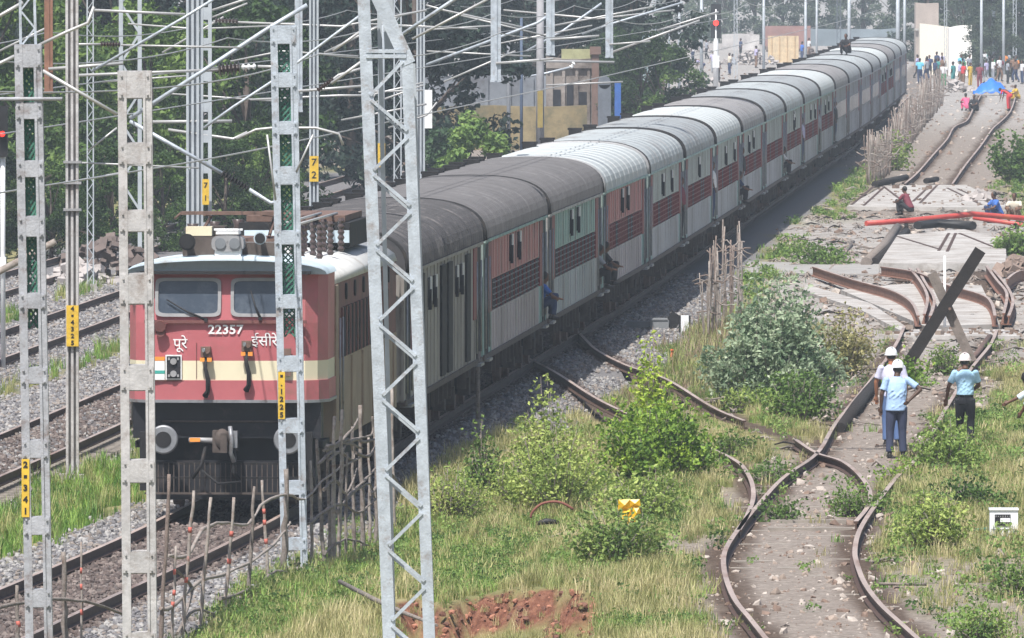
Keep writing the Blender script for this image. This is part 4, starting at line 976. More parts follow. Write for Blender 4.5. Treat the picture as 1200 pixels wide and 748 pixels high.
q = MB(); c = A(633, 128, 499.5)-o; q.box(c, (.22, .1, 1.5)); q.build('yellow_board', mat('faded_yellow', (.3, .23, .07)), t)
member(t, o, [(527, 70), (720, 73)], 500, .05, M_wire); member(t, o, [(613, 91), (640, 86), (672, 78)], 500, .045, M_galv); insulator(t, o, (668, 80), (674, 72), 500, .1, M_white, 2)
member(t, o, [(617, 60), (660, 36), (705, 4)], 500, .05, M_galv); member(t, o, [(682, 40), (710, 30), (800, 3)], 500, .045, M_galv)
far_posts = [(748, 5, 640, 'grey post beside the small blue roofed shed'), (766, 5, 700, 'thin grey post right of the small shed'), (784, 4, 720, 'thin grey post left of the crowd beyond the train'), (796, 5, 760, 'pale post at the left edge of the dusty clearing'),
             (822, 6, 800, 'pale post just left of the far red signal'), (862, 5, 820, 'pale post just right of the far red signal'), (895, 5, 850, 'pale post left of the orange wall'), (944, 5, 800, 'pale post right of the orange wall'),
             (957, 4, 860, 'thin post right of the orange wall, farther'), (983, 6, 900, 'darker post rising beyond the roof of the last coaches'), (995, 6, 930, 'paler post rising beyond the roof of the last coaches'), (1052, 7, 900, 'tall grey post beyond the last coach'), (1060, 5, 950, 'thin grey post beyond the last coach'),
             (1108, 4, 880, 'thin post in front of the bright cream wall'), (1150, 5, 860, 'thin white post right of the cream wall'), (1164, 6, 900, 'dark post right of the cream wall'), (1176, 5, 880, 'thick white post near the top right corner'), (1189, 5, 920, 'thin pale post at the top right corner')]
for i, (px, w, d, lab) in enumerate(far_posts):
    post(lab, px, -25, 100, w*.72, d, mat('far_dark_post', (.12, .14, .17)) if i in (9, 15) else M_mastfar, 'lattice' if i % 4 == 1 else 'round', group='far line posts')
t, o = post('thin lattice post between the lattice mast and the grey post with the white box', 466, -20, 220, 8, 400, M_mastfar, 'lattice')
for k, (pts, dd_, rr_) in enumerate(sorted([([(-5, 62), (60, 30)], 300, .03), ([(190, 62), (262, 20)], 330, .03), ([(120, 96), (232, 88)], 330, .025), ([(200, 110), (330, 119)], 340, .025), ([(380, 62), (470, 18)], 390, .04), ([(400, 141), (500, 122)], 400, .035), ([(520, 96), (604, 60)], 430, .035),
        ([(540, 18), (640, 42)], 430, .03), ([(560, 56), (694, 30)], 450, .03), ([(650, 30), (765, 8)], 480, .04), ([(715, 62), (820, 24)], 520, .05), ([(500, 60), (622, 66)], 430, .03), ([(640, 100), (730, 96)], 480, .035), ([(770, 36), (842, 14)], 560, .05), ([(430, 28), (560, 34)], 400, .03), ([(455, 150), (500, 135), (512, 120)], 400, .03),
        ([(150, 28), (230, 34), (330, 30)], 330, .025), ([(270, 72), (330, 60), (420, 66)], 340, .025), ([(590, 12), (700, 22), (790, 12)], 520, .04)])):
    q = MB(); W_ = [A(a, b, dd_) for a, b in pts]; q.tube([w_-W_[0] for w_ in W_], rr_, 5)
    prop(q.build('bracket_tube', M_wire, None, W_[0]), 'thin pale bracket tube crossing the dark trees, %s of the loose ones from the left' % ORD2[k], 'bracket tube', 'thin bracket tubes among the masts')
# portals whose booms run above the picture, with drop arms hanging over the tracks
def portal(label, d, arms, x0=-17, x1=22, m=M_galv):
    t = thing('portal_gantry', label, 'gantry', (x0, d, GZ)); Z = 9.3
    q = MB()
    for z in (Z, Z+.6): q.bar((0, 0, z), (x1-x0, 0, z), .09)
    n = 30
    for k in range(n):
        a = (x1-x0)*k/n; b = (x1-x0)*(k+1)/n; q.bar((a, 0, Z if k % 2 else Z+.6), (b, 0, Z+.6 if k % 2 else Z), .05)
    q.build('truss_boom', m, t)
    for x in (0, x1-x0): q = MB(); q.box((x, 0, (Z+.6)/2), (.35, .35, Z+.6)); q.build('support_mast', m, t)
    for px, ye, w in arms:
        p = A(px, ye, d); W = w*d/F; L = Z-(p.z-GZ); q = MB()
        q.box((p.x-x0, 0, p.z-GZ+L/2), (W, W*.5, L)); q.box((p.x-x0, -W*.3, p.z-GZ+L/2), (W*.25, W*.2, L)); q.box((p.x-x0, 0, p.z-GZ), (W*1.1, W*.7, .05))
        a = q.build('drop_arm', m, t)
        q = MB(); q.tube([(p.x-x0, -.1, p.z-GZ+.4), (p.x-x0+1.3, -.1, p.z-GZ+.5)], .03, 6); q.build('registration_tube', M_wire, a)
portal('gantry whose drop arm hangs just right of the mast before the cab', 250, [(350, 130, 9)])
portal('gantry with a thick pale drop arm hanging in the top centre', 280, [(581, 95, 12)])
portal('gantry with the drop arm above the yellowish roofed ruin', 330, [(645, 64, 10)])
portal('gantry with the rightmost bluish drop arm above the shrubbery', 390, [(714, 67, 9)], x1=30)
portal('rusty gantry with a brown drop arm at the upper left', 215, [(57, 108, 10)], x0=-16, x1=16, m=mat('rusty_brown_steel', (.25, .13, .09), .8, 0, .3, 5))
# contact and messenger wires
def wire(label, T, z, y0, y1, r=.012, sag=0, span=55):
    q = MB(); pts = []
    for y in np.arange(y0, y1, 5.0):
        f = ((y-y0) % span)/span; pts.append((float(L_(T, y)), float(y), z-sag*4*f*(1-f)))
    o = Vector(pts[0]); q.tube([Vector(p)-o for p in pts], r, 5); w_ = q.build('overhead_wire', M_wire, None, o); prop(w_, label, 'wire')
wire('contact wire strung low above the passenger train', T1, 5.5, 100, 700); wire('messenger wire sagging above the passenger train', T1, 6.9, 100, 700, .012, .25)
wire('contact wire above the empty track next to the train', T2, 5.5, 100, 600, .014); wire('messenger wire above the empty track next to the train', T2, 6.8, 100, 600, .014, .25)
wire('contact wire above the third track from the train', T3, 5.5, 120, 560, .016); wire('messenger wire above the third track from the train', T3, 6.8, 120, 560, .014, .25)
q = MB(); a = A(65, 283, 150); b = G(-880, 790); q.tube([Vector((0, 0, 0)), a-b], [.055, .04], 8); prop(q.build('leaning_pole', M_stick2, None, b), 'grey weathered pole slanting in from the left edge', 'pole')

# ------------------------------------------------------------------ signals
def signal(label, px, yl, d, boardpx):
    c = A(px, yl, d); g = hz(c.x, d); o = Vector((c.x, d, g)); t = thing('colour_light_signal', label, 'signal', o)
    H = c.z-g; k = d/F
    q = MB(); q.tube([(0, .1, 0), (0, .1, H+boardpx*k*.4)], 3*k, 10); q.build('signal_post', M_white, t)
    q = MB(); q.slab([(-6*k, -.05), (6*k, -.05), (6*k, .1), (-6*k, .1)], H-boardpx*k*.45, H+boardpx*k*.55); q.build('backboard', M_black, t)
    q = MB(); q.tube([(0, -.05, H), (0, -.2, H)], 4*k, 14, 0, False, False); q.build('lamp_hood', M_black, t)
    q = MB(); q.tube([(0, -.06, H), (0, -.08, H)], 3.2*k, 14); q.build('red_lamp', emit('red_lamp', (1, .03, .02), 3.0), t)
    q = MB(); q.box((0, .02, H*.45), (8*k, .15, 14*k)); q.build('marker_plate', M_white, t)
signal('signal showing red at the far left edge', 3, 157, 262, 60)
signal('distant signal showing red beyond the middle of the train', 839, 27, 780, 40)

# ------------------------------------------------------------------ stick fences
def fdepth(px, tab):
    return float(np.interp(px, [a for a, b in tab], [G(600, b).y for a, b in tab]))
FT = [(-20, 800), (60, 775), (130, 765), (190, 755), (262, 712), (333, 668), (392, 655), (440, 632), (480, 600)]
def stake(parent, o, x0, y0, x1, d, r, m, red=0, knots=5, gz=None):
    top = A(x0, y0, d); bz = hz(top.x, d) if gz is None else gz
    # the base is where the given foot column meets the ground
    bot = Vector((A(x1, 748, d).x, d, bz-.15)); pts = []; rs = []
    for i in range(knots+1):
        f = i/knots; p = bot.lerp(top, f); j = (r*1.2 if knots < 8 else r*.42) if 0 < i < knots else 0
        pts.append(p-o+Vector((random.uniform(-j, j), random.uniform(-j, j), 0))); rs.append(r*(1.1-.35*f)*random.uniform(.85, 1.15))
    q = MB(); q.tube(pts, rs, 7); s = q.build('stake', m, parent)
    for k in range(red):
        f = .35+.5*(k+.5)/max(1, red)+random.uniform(-.05, .05); i = min(int(f*knots), knots-1); ff = f*knots-i
        c = pts[i].lerp(pts[i+1], ff); dirn = (pts[i+1]-pts[i]).normalized()*.045
        q = MB(); q.tube([c-dirn*.8, c+dirn*.8], rs[i]*1.03+.002, 8); q.build('red_band', M_redband, s)
    return s
fo = G(300, 690); fence = thing('stick_fence', 'rough fence of upright sticks and bent branches in front of the locomotive', 'fence', fo)
ST = [(198, 556, 188, .035, 0, 2), (206, 640, 200, .025, 3, 1), (227, 575, 212, .03, 3, 1), (247, 583, 233, .03, 0, 1), (274, 583, 262, .03, 2, 1), (298, 570, 291, .032, 0, 0), (307, 563, 315, .03, 3, 1),
      (335, 550, 333, .055, 0, 0), (371, 515, 380, .035, 0, 0), (383, 520, 387, .03, 0, 0), (392, 488, 390, .04, 0, 1), (401, 480, 397, .04, 0, 1), (413, 500, 415, .035, 0, 0), (422, 475, 425, .045, 0, 0), (432, 510, 434, .03, 0, 1), (440, 470, 441, .04, 0, 0),
      (459, 455, 461, .04, 0, 1), (452, 500, 452, .03, 0, 0), (20, 686, 22, .035, 1, 0), (74, 647, 77, .045, 0, 0), (95, 635, 96, .02, 3, 1), (364, 540, 366, .03, 0, 1), (407, 530, 404, .028, 0, 0)]
SM = [M_stick, M_stick2, mat('reddish_wood', (.2, .155, .135), .9, 0, .3, 12, bump=.5)]
for x0, y0, x1, r, red, mi in ST: stake(fence, fo, x0, y0, x1, fdepth(x1, FT), r*.85, SM[mi], red, 10)
BR = [[(188, 713), (200, 712), (233, 683), (268, 671), (300, 655), (323, 635), (337, 618), (340, 612)], [(197, 651), (220, 651), (237, 621), (260, 613), (290, 615), (310, 588), (337, 580), (357, 585), (377, 565), (399, 548), (425, 535)],
      [(208, 742), (227, 715), (250, 720), (262, 728)], [(258, 702), (300, 688), (323, 670), (353, 680), (397, 702), (430, 720)], [(-10, 715), (50, 703), (100, 705), (143, 720)], [(395, 600), (415, 575), (430, 560), (445, 545)],
      [(360, 615), (380, 600), (400, 590), (420, 600), (440, 585)], [(378, 540), (400, 520), (425, 525)], [(205, 668), (225, 690), (215, 730), (222, 748)], [(380, 648), (405, 632), (432, 640)]]
for k in range(10):
    x = random.uniform(355, 455); y = random.uniform(500, 630); BR.append([(x, y), (x+random.uniform(8, 16), y-random.uniform(-4, 16)), (x+random.uniform(18, 30), y+random.uniform(-26, 6)), (x+random.uniform(30, 42), y-random.uniform(-6, 34))])
for P in BR:
    q = MB(); P2 = smooth_px(P, 4); k = len(P2)
    q.tube([A(a, b, fdepth(a, FT)-.06)-fo+Vector((0, random.uniform(-.02, .02), random.uniform(-.012, .012))) for a, b in P2], [.026*(1-.5*i/k)*random.uniform(.7, 1.3) for i in range(k)], 7); q.build('branch_rail', M_stick if len(P) < 8 else M_stick2, fence)
# fence of thin stakes between ballast and big bush
def stick_fence(label, base, top, n, rr, brn=6):
    o = G(*base[0]); t = thing('stick_fence', label, 'fence', o); bx = [b[0] for b in base]
    for i in range(n):
        px = np.interp(i+random.uniform(-.4, .4), np.linspace(0, n-1, len(base)), bx); by = np.interp(px, bx, [b[1] for b in base]) if bx[0] < bx[-1] else 0
        ty = np.interp(px, [a[0] for a in top], [a[1] for a in top]); ty += random.uniform(-.1, .35)*(by-ty)
        d = G(600, by+random.uniform(-2, 2)).y; stake(t, o, px+random.uniform(-6, 6), ty, px, d, rr*random.uniform(.7, 1.3), random.choice(SM), 0, 4)
    for i in range(brn):
        f = (i+.5)/brn; px = bx[0]+(bx[-1]-bx[0])*f; by = np.interp(px, bx, [b[1] for b in base]); ty = np.interp(px, [a[0] for a in top], [a[1] for a in top])
        h = random.uniform(.25, .8); y = by+(ty-by)*h; d = G(600, by).y; L = 14
        q = MB(); q.tube([A(px-L+j*L/2, y+random.uniform(-5, 5), d)-o for j in range(5)], rr*.8, 6); q.build('branch_rail', random.choice(SM), t)
stick_fence('tall stick fence left of the big silvery bush', [(824, 398), (836, 396), (850, 385), (872, 368)], [(824, 305), (832, 285), (850, 262), (872, 262)], 26, .021, 20)
stick_fence('long dense stick fence between the far end of the train and the kinked track', [(1016, 217), (1040, 205), (1060, 180), (1085, 145), (1104, 122)], [(1016, 158), (1040, 150), (1060, 118), (1085, 92), (1104, 80)], 190, .028, 80)
q = MB(); q.tube([G(398, 690)-fo, G(440, 712)-fo, G(475, 728)-fo, G(512, 742)-fo], [.03, .035, .03, .02], 7); prop(q.build('fallen_branch', M_stick, None, fo+Vector((0, 0, .1))), 'bare grey branch lying in the grass behind the lattice mast foot', 'branch')
post('short brown wooden post beside the first coach', 560, 412, 500, 6, 229, M_stick, 'round', name='wooden_post')

# ------------------------------------------------------------------ crossing slabs, bent rails, barrier
def slab(name, label, cat, P, m, t=.14, grooves=()):
    W = [G(a, b) for a, b in P]; o = W[0].copy(); q = MB()
    q.slab([((v.x-o.x), (v.y-o.y)) for v in reversed(W)], .0, t); ob = q.build(name, m, None, o); fix_normals(ob.data); prop(ob, label, cat)
    if len(P) == 4 and m is M_conc:
        g = MB()
        for k in range(70):
            u, v = random.random(), random.random(); p = W[0].lerp(W[1], u).lerp(W[3].lerp(W[2], u), v)-o; z_ = random.uniform(.02, .07)*(2 if random.random() < .1 else 1)
            g.box((p.x, p.y, t+z_*.4), (z_*1.7, z_*1.4, z_), random.randrange(2), Matrix.Rotation(random.random()*3, 3, 'Z'))
        gg = g.build('grit', [M_dstone[0], M_dstone[2]], ob); gg['kind'] = 'stuff'
    for a, b, c, d in grooves:
        p = G(a, b)-o; r = G(c, d)-o; g = MB(); g.bar((p.x, p.y, t+.004), (r.x, r.y, t+.004), .09, .02, 0, (0, 0, 1)); g.build('sunken_rail', M_rail, ob)
    return ob
slab('concrete_slab', 'farthest pale concrete crossing slab with crossing dark rails, behind the red pipe', 'slab', [(992, 247), (1036, 222), (1132, 221), (1186, 248)], M_conc, .14, [(1024, 223, 998, 245), (1036, 224, 1012, 246), (1035, 223, 1057, 240), (1098, 222, 1078, 243), (1090, 222, 1070, 241), (1110, 225, 1150, 245), (1122, 226, 1165, 245)])
slab('concrete_slab', 'middle pale concrete crossing slab with a dark front edge, below the red pipe', 'slab', [(1030, 318), (1052, 284), (1130, 277), (1178, 290), (1180, 318)], M_conc, .22, [(1112, 282, 1100, 303), (1120, 282, 1110, 304), (1052, 286, 1100, 301), (1124, 282, 1168, 300)])
slab('concrete_slab', 'nearest pale concrete slab between the bent brown rails', 'slab', [(985, 345), (1060, 338), (1150, 340), (1172, 386), (1083, 388)], M_conc, .12)
slab('concrete_slab', 'narrow pale concrete strip leading to the brown bent rails', 'slab', [(872, 322), (876, 309), (1030, 312), (1030, 324)], mat('road_grey', (.3, .29, .28), .9, 0, .15, 1), .06)
slab('concrete_slab', 'pale slab lying along the longest bent brown rail', 'slab', [(945, 338), (1020, 360), (1068, 392), (1060, 395), (1005, 366), (940, 345)], M_conc, .1)
slab('concrete_slab', 'grey kerb slab in front of the crossed timbers', 'slab', [(1030, 398), (1062, 391), (1195, 391), (1195, 399)], M_conc, .1)
def bent(label, P, h=.2):
    P2 = smooth_px(P, 4); W = [G(a, b) for a, b in P2]; o = W[0].copy(); q = rail_mb([tuple(v-o) for v in W], h)
    prop(q.build('bent_rail', [mat('red_brown_rail', (.2, .1, .07), .7, .1, .35, 6), M_railtop], None, o+Vector((0, 0, .1))), label, 'rail', 'bent rails at the level crossing')
bent('longest bent brown rail, curving down from the left to the crossed timbers', [(953, 328), (1000, 344), (1045, 357), (1068, 371), (1076, 388)], .26)
bent('bent brown rail passing behind the crossed timbers', [(1033, 328), (1075, 335), (1110, 350), (1150, 362), (1162, 372), (1166, 388)], .26)
bent('short bent rail curving beside the left foot of the crossed timbers', [(1066, 330), (1078, 345), (1087, 365), (1083, 386)], .26)
bent('second short bent rail just right of the first', [(1075, 328), (1084, 345), (1095, 366), (1090, 386)], .22)
bent('short bent brown rail right of the crossed timbers', [(1156, 328), (1168, 345), (1180, 362), (1176, 386)], .28)
bent('second short bent brown rail at the right end of the slab', [(1164, 330), (1180, 350), (1187, 368), (1182, 386)], .22)
bent('rusty rail lying at the right edge beside the pink earth', [(1180, 345), (1195, 335), (1230, 332)], .3)
# crossed timbers
d = 262; o = A(1112, 360, d); o.z = hz(o.x, d); t = thing('crossed_timbers', 'two big dark timbers crossed like an X over the disused track', 'barrier', o)
q = MB(); q.bar(A(1062, 430, d)-o, A(1149, 293, d)-o, .25, .12); q.build('timber', M_timber, t)
q = MB(); q.bar(A(1139, 424, d+.16)-o, A(1092, 320, d+.16)-o, .21, .1); q.build('timber', M_greywood, t)
q = MB(); q.tube([A(1113, 362, d-.08)-o, A(1113, 362, d+.25)-o], .035, 8); q.build('bolt', M_rust, t)
post('thin white stake standing behind the crossed timbers', 1107, 300, 400, 3.5, 285, M_white, 'round', name='white_stake', cat='stake')
# red pipe
q = MB(); P = [A(1015, 262, 392), A(1060, 259, 393), A(1140, 251, 395), A(1200, 256, 396), A(1250, 266, 397)]; o = P[0].copy()
q.tube([p-o for p in P], .085, 12); t = q.build('red_pipe', mat('red_pipe_paint', (.5, .07, .06), .5, 0, .15, 2, dirt=(.5, .16, .05), dirt_amt=.4), None, o); prop(t, 'long bright red pipe carried level across the disused track', 'pipe')
for x, dd in ((1062, 393), (1190, 396)):
    a = A(x, 259, dd)-o; q = MB(); q.box((a.x, a.y, (a.z-o.z+hz(o.x, dd))/2 if False else a.z-.35), (.12, .12, .55)); q.build('support', M_timber, t)
q = MB(); P = [A(1140, 255, 400), A(1200, 264, 400), A(1250, 275, 400)]; o = P[0].copy(); q.tube([p-o for p in P], .07, 10); prop(q.build('red_pipe', MC['red_pipe_paint'], None, o), 'thinner orange red pipe beneath the long red pipe at the right edge', 'pipe')
# debris near the slabs
def log(label, pts, r, m, name='log', lift=0):
    W = [onground(G(a, b))+Vector((0, 0, r*.8+lift)) for a, b in pts]; o = W[0].copy(); q = MB(); q.tube([w_-o for w_ in W], [r*random.uniform(.85, 1.15) for _ in W], 8); prop(q.build(name, m, None, o), label, name.replace('_', ' '))
log('thick dark log lying along the left end of the middle slab', [(1052, 272), (1035, 295), (1015, 313)], .16, M_greywood)
log('second dark log lying against the first beside the middle slab', [(1062, 275), (1045, 290), (1025, 312)], .12, M_timber)
log('thin branch lying left of the middle slab', [(1000, 285), (985, 305), (972, 318)], .05, M_stick)
log('black beam lying on the middle slab', [(1075, 276), (1100, 273), (1140, 276)], .14, M_black, 'beam', .2)
log('dark beam at the back edge of the farthest slab', [(1085, 218), (1098, 216)], .12, M_timber, 'beam', .1)
log('dark timber lying behind the farthest slab on the left', [(1025, 222), (1045, 218), (1062, 214)], .12, M_timber, 'beam', .1)
log('half buried dark timber on the slope under the rail left of the men', [(1028, 450), (1004, 482), (985, 508)], .11, M_timber, 'beam')
log('rusty rail end lying on stones behind the right man', [(1122, 445), (1145, 420), (1160, 400)], .07, M_rust, 'beam', .05)

# ------------------------------------------------------------------ small things
def boxthing(name, label, cat, px0, px1, py0, py1, dep, m, sink=0):
    g = G((px0+px1)/2, py1); d = g.y; a = A(px0, py1, d); b = A(px1, py0, d); o = Vector(((a.x+b.x)/2, d, a.z))
    t = thing(name, label, cat, o); return t, o, b.x-a.x, b.z-a.z, d
t, o, W, H, d = boxthing('marker_box', 'white enamelled cabinet with small dark lettered panel at the right edge', 'cabinet', 1160, 1193, 598, 634, .3, M_white)
M_enamel = mat('white_enamel', (.85, .87, .9), .4, 0, .03, 4)
q = MB(); q.box((0, .15, H/2), (W, .3, H)); bx = q.build('cabinet', M_enamel, t)
q = MB(); q.box((0, .15, H+.012), (W*1.05, .34, .025)); q.build('lid', M_enamel, t)
q = MB(); q.box((-.02, -.01, H*.68), (W*.56, .012, H*.36)); f = q.build('label_panel', M_dark, t)
q = MB(); q.box((.02, -.02, H*.68), (W*.36, .01, H*.13)); q.build('label_window', M_enamel, f)
for k in range(7):
    for zz in (.80, .57): q = MB(); q.box((-.12+k*.035, -.02, H*zz), (.012, .01, .03*random.uniform(.4, 1))); q.build('mark', M_grey, f)
for s in (-1, 1): q = MB(); q.box((s*W*.35, .15, -.06), (.05, .2, .14)); q.build('foot', M_black, t)
q = MB(); q.box((0, -.006, H*.38), (W*.9, .008, .006)); q.build('door_seam', M_grey, t)
q = MB(); P = [G(1132, 629), G(1145, 628), G(1162, 626)]; o = P[0].copy(); q.tube([p-o for p in P], .03, 8); prop(q.build('green_hose', mat('teal_hose', (.03, .3, .24)), None, o+Vector((0, 0, .08))), 'short teal hose leading to the white cabinet', 'hose')
t, o, W, H, d = boxthing('point_machine', 'low grey point machine on the dark ballast right of the train', 'machine', 736, 790, 376, 386, .5, M_grey)
M_pm = mat('point_machine_grey', (.12, .13, .14), .7)
q = MB(); q.box((-.3, 0, .12), (.55, .5, .14)); q.build('rod_cover', M_pm, t)
q = MB(); q.box((.2, 0, .1), (.42, .6, .24)); q.slab([(.01, -.32), (.39, -.32), (.36, .28), (.04, .28)], .22, .26); q.build('motor_case', mat('pm_case', (.2, .21, .22)), t)
q = MB(); q.bar((.42, 0, .05), (.62, 0, .35), .3, .06); q.build('open_cover', M_dark, t)
t, o, W, H, d = boxthing('distance_marker', 'small white marker block with black edges beside the dark ballast', 'marker', 796, 809, 370, 390, .2, M_white)
q = MB(); q.box((0, .1, H/2), (W*.7, .2, H)); q.build('white_face', M_enamel, t)
for s in (-1, 1): q = MB(); q.box((s*W*.45, .1, H/2), (W*.16, .21, H)); q.build('black_edge', M_black, t)
t, o, W, H, d = boxthing('orange_peg', 'tiny orange peg standing in the seeding grass', 'peg', 785, 790, 412, 424, .1, M_orange)
q = MB(); q.tube([(0, 0, -.2), (0, 0, H)], .03, 8); q.tube([(0, 0, H), (0, 0, H+.05)], [.045, .03], 8); q.build('peg', mat('orange_paint', (.7, .12, .04)), t)
# arched rusty cable in the dry grass
base = G(640, 612); dd = base.y
q = MB(); q.tube([A(a, b, dd)-base for a, b in smooth_px([(622, 607), (624, 600), (634, 591), (648, 588), (660, 590), (672, 597)], 3)], .022, 7); c = q.build('rusty_cable', mat('rusty_cable', (.2, .07, .05)), None, base); prop(c, 'rusty brown cable arching out of the dry grass', 'cable')
q = MB(); q.tube([A(628, 614, dd)-base, A(640, 611, dd)-base, A(655, 612, dd)-base], [.03, .05, .03], 8); prop(q.build('black_tube', M_black, None, base), 'short black tube in the grass under the arched cable', 'tube')
# yellow wrapper
base = G(738, 625); dd = base.y-.3; o = A(738, 598, dd); vs = []; fs = []
q = MB()
for i, (a, b, w_, h) in enumerate([(732, 592, 16, 14), (744, 590, 14, 10), (735, 603, 12, 14), (746, 601, 10, 18), (740, 610, 10, 8)]):
    p = A(a, b, dd)-o; k = dd/F; w2, h2 = w_*k/2, h*k/2
    q.add([p+Vector((-w2, random.uniform(-.04, .04), -h2)), p+Vector((w2, random.uniform(-.04, .04), -h2*.8)), p+Vector((w2*.8, random.uniform(-.06, .02), h2)), p+Vector((-w2*.9, random.uniform(-.04, .04), h2*.9)), p+Vector((0, -.07, 0)), p+Vector((0, .05, 0))],
          [(0, 1, 4), (1, 2, 4), (2, 3, 4), (3, 0, 4), (1, 0, 5), (2, 1, 5), (3, 2, 5), (0, 3, 5)], 0)
prop(q.build('yellow_wrapper', mat('yellow_plastic', (.85, .5, .02), .4, 0, .12, 10), None, o), 'crumpled yellow plastic wrapper caught on the dark bush', 'wrapper')

# ------------------------------------------------------------------ plants
L_silver = leafmat('silvery_leaf', (.12, .2, .11), (.85, .9, .72), (.46, .56, .38), 2.8, .4)
L_bright = leafmat('bright_leaf', (.08, .17, .03), (.5, .62, .1), (.27, .42, .06), 2)
L_yg = leafmat('yellow_green_leaf', (.1, .18, .04), (.48, .56, .17), (.26, .36, .09), 2)
L_dark = leafmat('dark_leaf', (.035, .075, .02), (.33, .42, .12), (.15, .24, .06), 2)
L_fg = leafmat('field_leaf', (.06, .12, .03), (.33, .44, .12), (.17, .28, .07), 1.3)
def bush(name, label, cat, px, ytop, ybase, wpx, m, n, leaf, shape='round', clumps=26, group=None, dz=None):
    g = onground(G(px, ybase)); d = g.y; k = d/F; W = wpx*k; H = A(px, ytop, d).z-g.z
    t = thing(name, label, cat, g, 0, group); ns = clumps*2; P = []; q = MB(); per = max(6, int(n*1.25/ns))
    for i in range(ns):
        a = random.random()*6.283; f = random.random()
        if shape == 'cone': rr = W*.5*random.random()**.7; top = H*(1-(rr/(W*.5))**1.3*.75)*random.uniform(.55, 1.05)
        else: rr = W*.56*math.sqrt(random.random()); top = H*math.sqrt(max(.06, 1-(rr/(W*.6))**2))*random.uniform(.45, 1.08)
        e = Vector((rr*math.cos(a), rr*math.sin(a)*.8, top)); b0 = Vector((e.x*.35, e.y*.35, -.05)); md = (b0+e)/2+Vector((random.uniform(-.1, .1), random.uniform(-.1, .1), top*.1))
        q.tube([b0, md, e], [.014, .01, .004], 4)
        for j in range(per):
            u = random.uniform(.12, 1.0)**.8; p = b0.lerp(md, u*2) if u < .5 else md.lerp(e, u*2-1); sp = .05+.13*(1.1-u)+(.02 if shape == 'cone' else .05)
            P.append((p.x+random.gauss(0, sp), p.y+random.gauss(0, sp), max(.0, p.z+random.gauss(0, sp*.8))))
    P = np.array(P); V, Fq = leaf_cloud(P, len(P), (.02, .02, .02), leaf, .5); 
    inst('foliage', np_mesh('foliage', V, Fq, m), t)
    s = q.build('stems', M_stick, t); s['kind'] = 'stuff'
    return t
bush('silvery_bush', 'big silvery green bush between the stick fence and the men', 'bush', 905, 322, 478, 150, L_silver, 13000, .11, clumps=60)
bush('green_bush', 'mid green bush at the right foot of the big silvery bush', 'bush', 938, 428, 494, 84, L_fg, 2800, .08)
bush('green_bush', 'low green growth below the left of the big silvery bush', 'bush', 885, 452, 484, 60, L_yg, 1500, .07)
bush('dry_bush', 'straw coloured bush right of the big silvery bush', 'bush', 985, 360, 445, 75, G_dry, 2600, .08)
bush('bright_shrub', 'bright yellow green shrub with a tall shoot, in the picture centre', 'shrub', 770, 462, 562, 140, L_bright, 6500, .09, clumps=44)
bush('bright_shoot', 'tall bright leafy shoot on top of the centre shrub', 'shrub', 762, 385, 545, 66, L_bright, 2800, .09, 'cone')
bush('bright_shrub', 'smaller bright shrub leaning right of the centre shrub', 'shrub', 808, 500, 556, 44, L_yg, 1200, .08)
bush('tall_weed', 'tall yellowish weed left of the centre shrub', 'weed', 638, 422, 572, 88, L_yg, 3400, .075, 'cone')
bush('tall_weed', 'broad leafy weed at the foot of the tall yellowish weed', 'weed', 655, 495, 588, 125, L_yg, 4200, .07)
bush('tall_weed', 'slim green weed against the dark ballast below the second coach', 'weed', 568, 486, 572, 60, L_fg, 1800, .07, 'cone')
bush('tall_weed', 'straggly weed on the bank right of the big lattice mast', 'weed', 530, 540, 600, 70, L_yg, 1800, .055)
bush('tall_weed', 'small leafy weed left of the arched cable', 'weed', 605, 530, 585, 60, L_yg, 1500, .07)
bush('dark_bush', 'dark green bush with the yellow wrapper, below the centre shrub', 'bush', 722, 584, 664, 105, L_dark, 3200, .075, clumps=24)
bush('green_bush', 'green bush joining the centre shrub to the dark bush', 'bush', 752, 540, 612, 95, L_yg, 2600, .075, clumps=22)
bush('verge_bush', 'leafy bush hiding the legs of the right hand man', 'bush', 1108, 488, 556, 66, L_fg, 2600, .08)
bush('verge_bush', 'yellowish bush on the verge left of the white cabinet', 'bush', 1094, 575, 648, 76, L_yg, 2600, .07)
bush('verge_bush', 'low bush between the yellowish bush and the white cabinet', 'bush', 1135, 560, 600, 60, L_fg, 1500, .07)
bush('verge_bush', 'small bright bush behind the two men standing together', 'bush', 1062, 420, 452, 36, L_bright, 900, .09)
bush('verge_bush', 'small dark weed at the foot of the crossed timbers', 'bush', 1108, 404, 440, 34, L_dark, 800, .08)
bush('verge_bush', 'clump of leaves beside the right rail behind the nearest man', 'bush', 1055, 540, 566, 34, L_bright, 700, .06)
bush('verge_bush', 'green clump inside the switch by the right wing rail', 'bush', 1000, 567, 606, 40, L_fg, 1200, .06)
bush('verge_bush', 'green clump inside the switch by the left rail', 'bush', 917, 588, 612, 36, L_fg, 1000, .06)
bush('verge_bush', 'dark clump left of the switch beyond the curved rail', 'bush', 862, 506, 532, 46, L_dark, 1100, .07)
bush('verge_bush', 'leafy clump just above the crossing nose of the switch', 'bush', 905, 545, 566, 46, L_fg, 900, .06)
bush('far_bush', 'green bush at the right edge beyond the slabs', 'bush', 1190, 262, 300, 46, L_fg, 1500, .13)
bush('far_bush', 'green bank of leaves at the right edge beside the kinked track', 'bush', 1190, 140, 215, 60, L_fg, 3500, .16)
bush('far_bush', 'dull scrub on the slope left of the middle slab', 'bush', 968, 284, 312, 70, G_weed, 1500, .1)
bush('far_bush', 'dull scrub near the foot of the long stick fence', 'bush', 935, 280, 300, 50, G_weed, 900, .1)
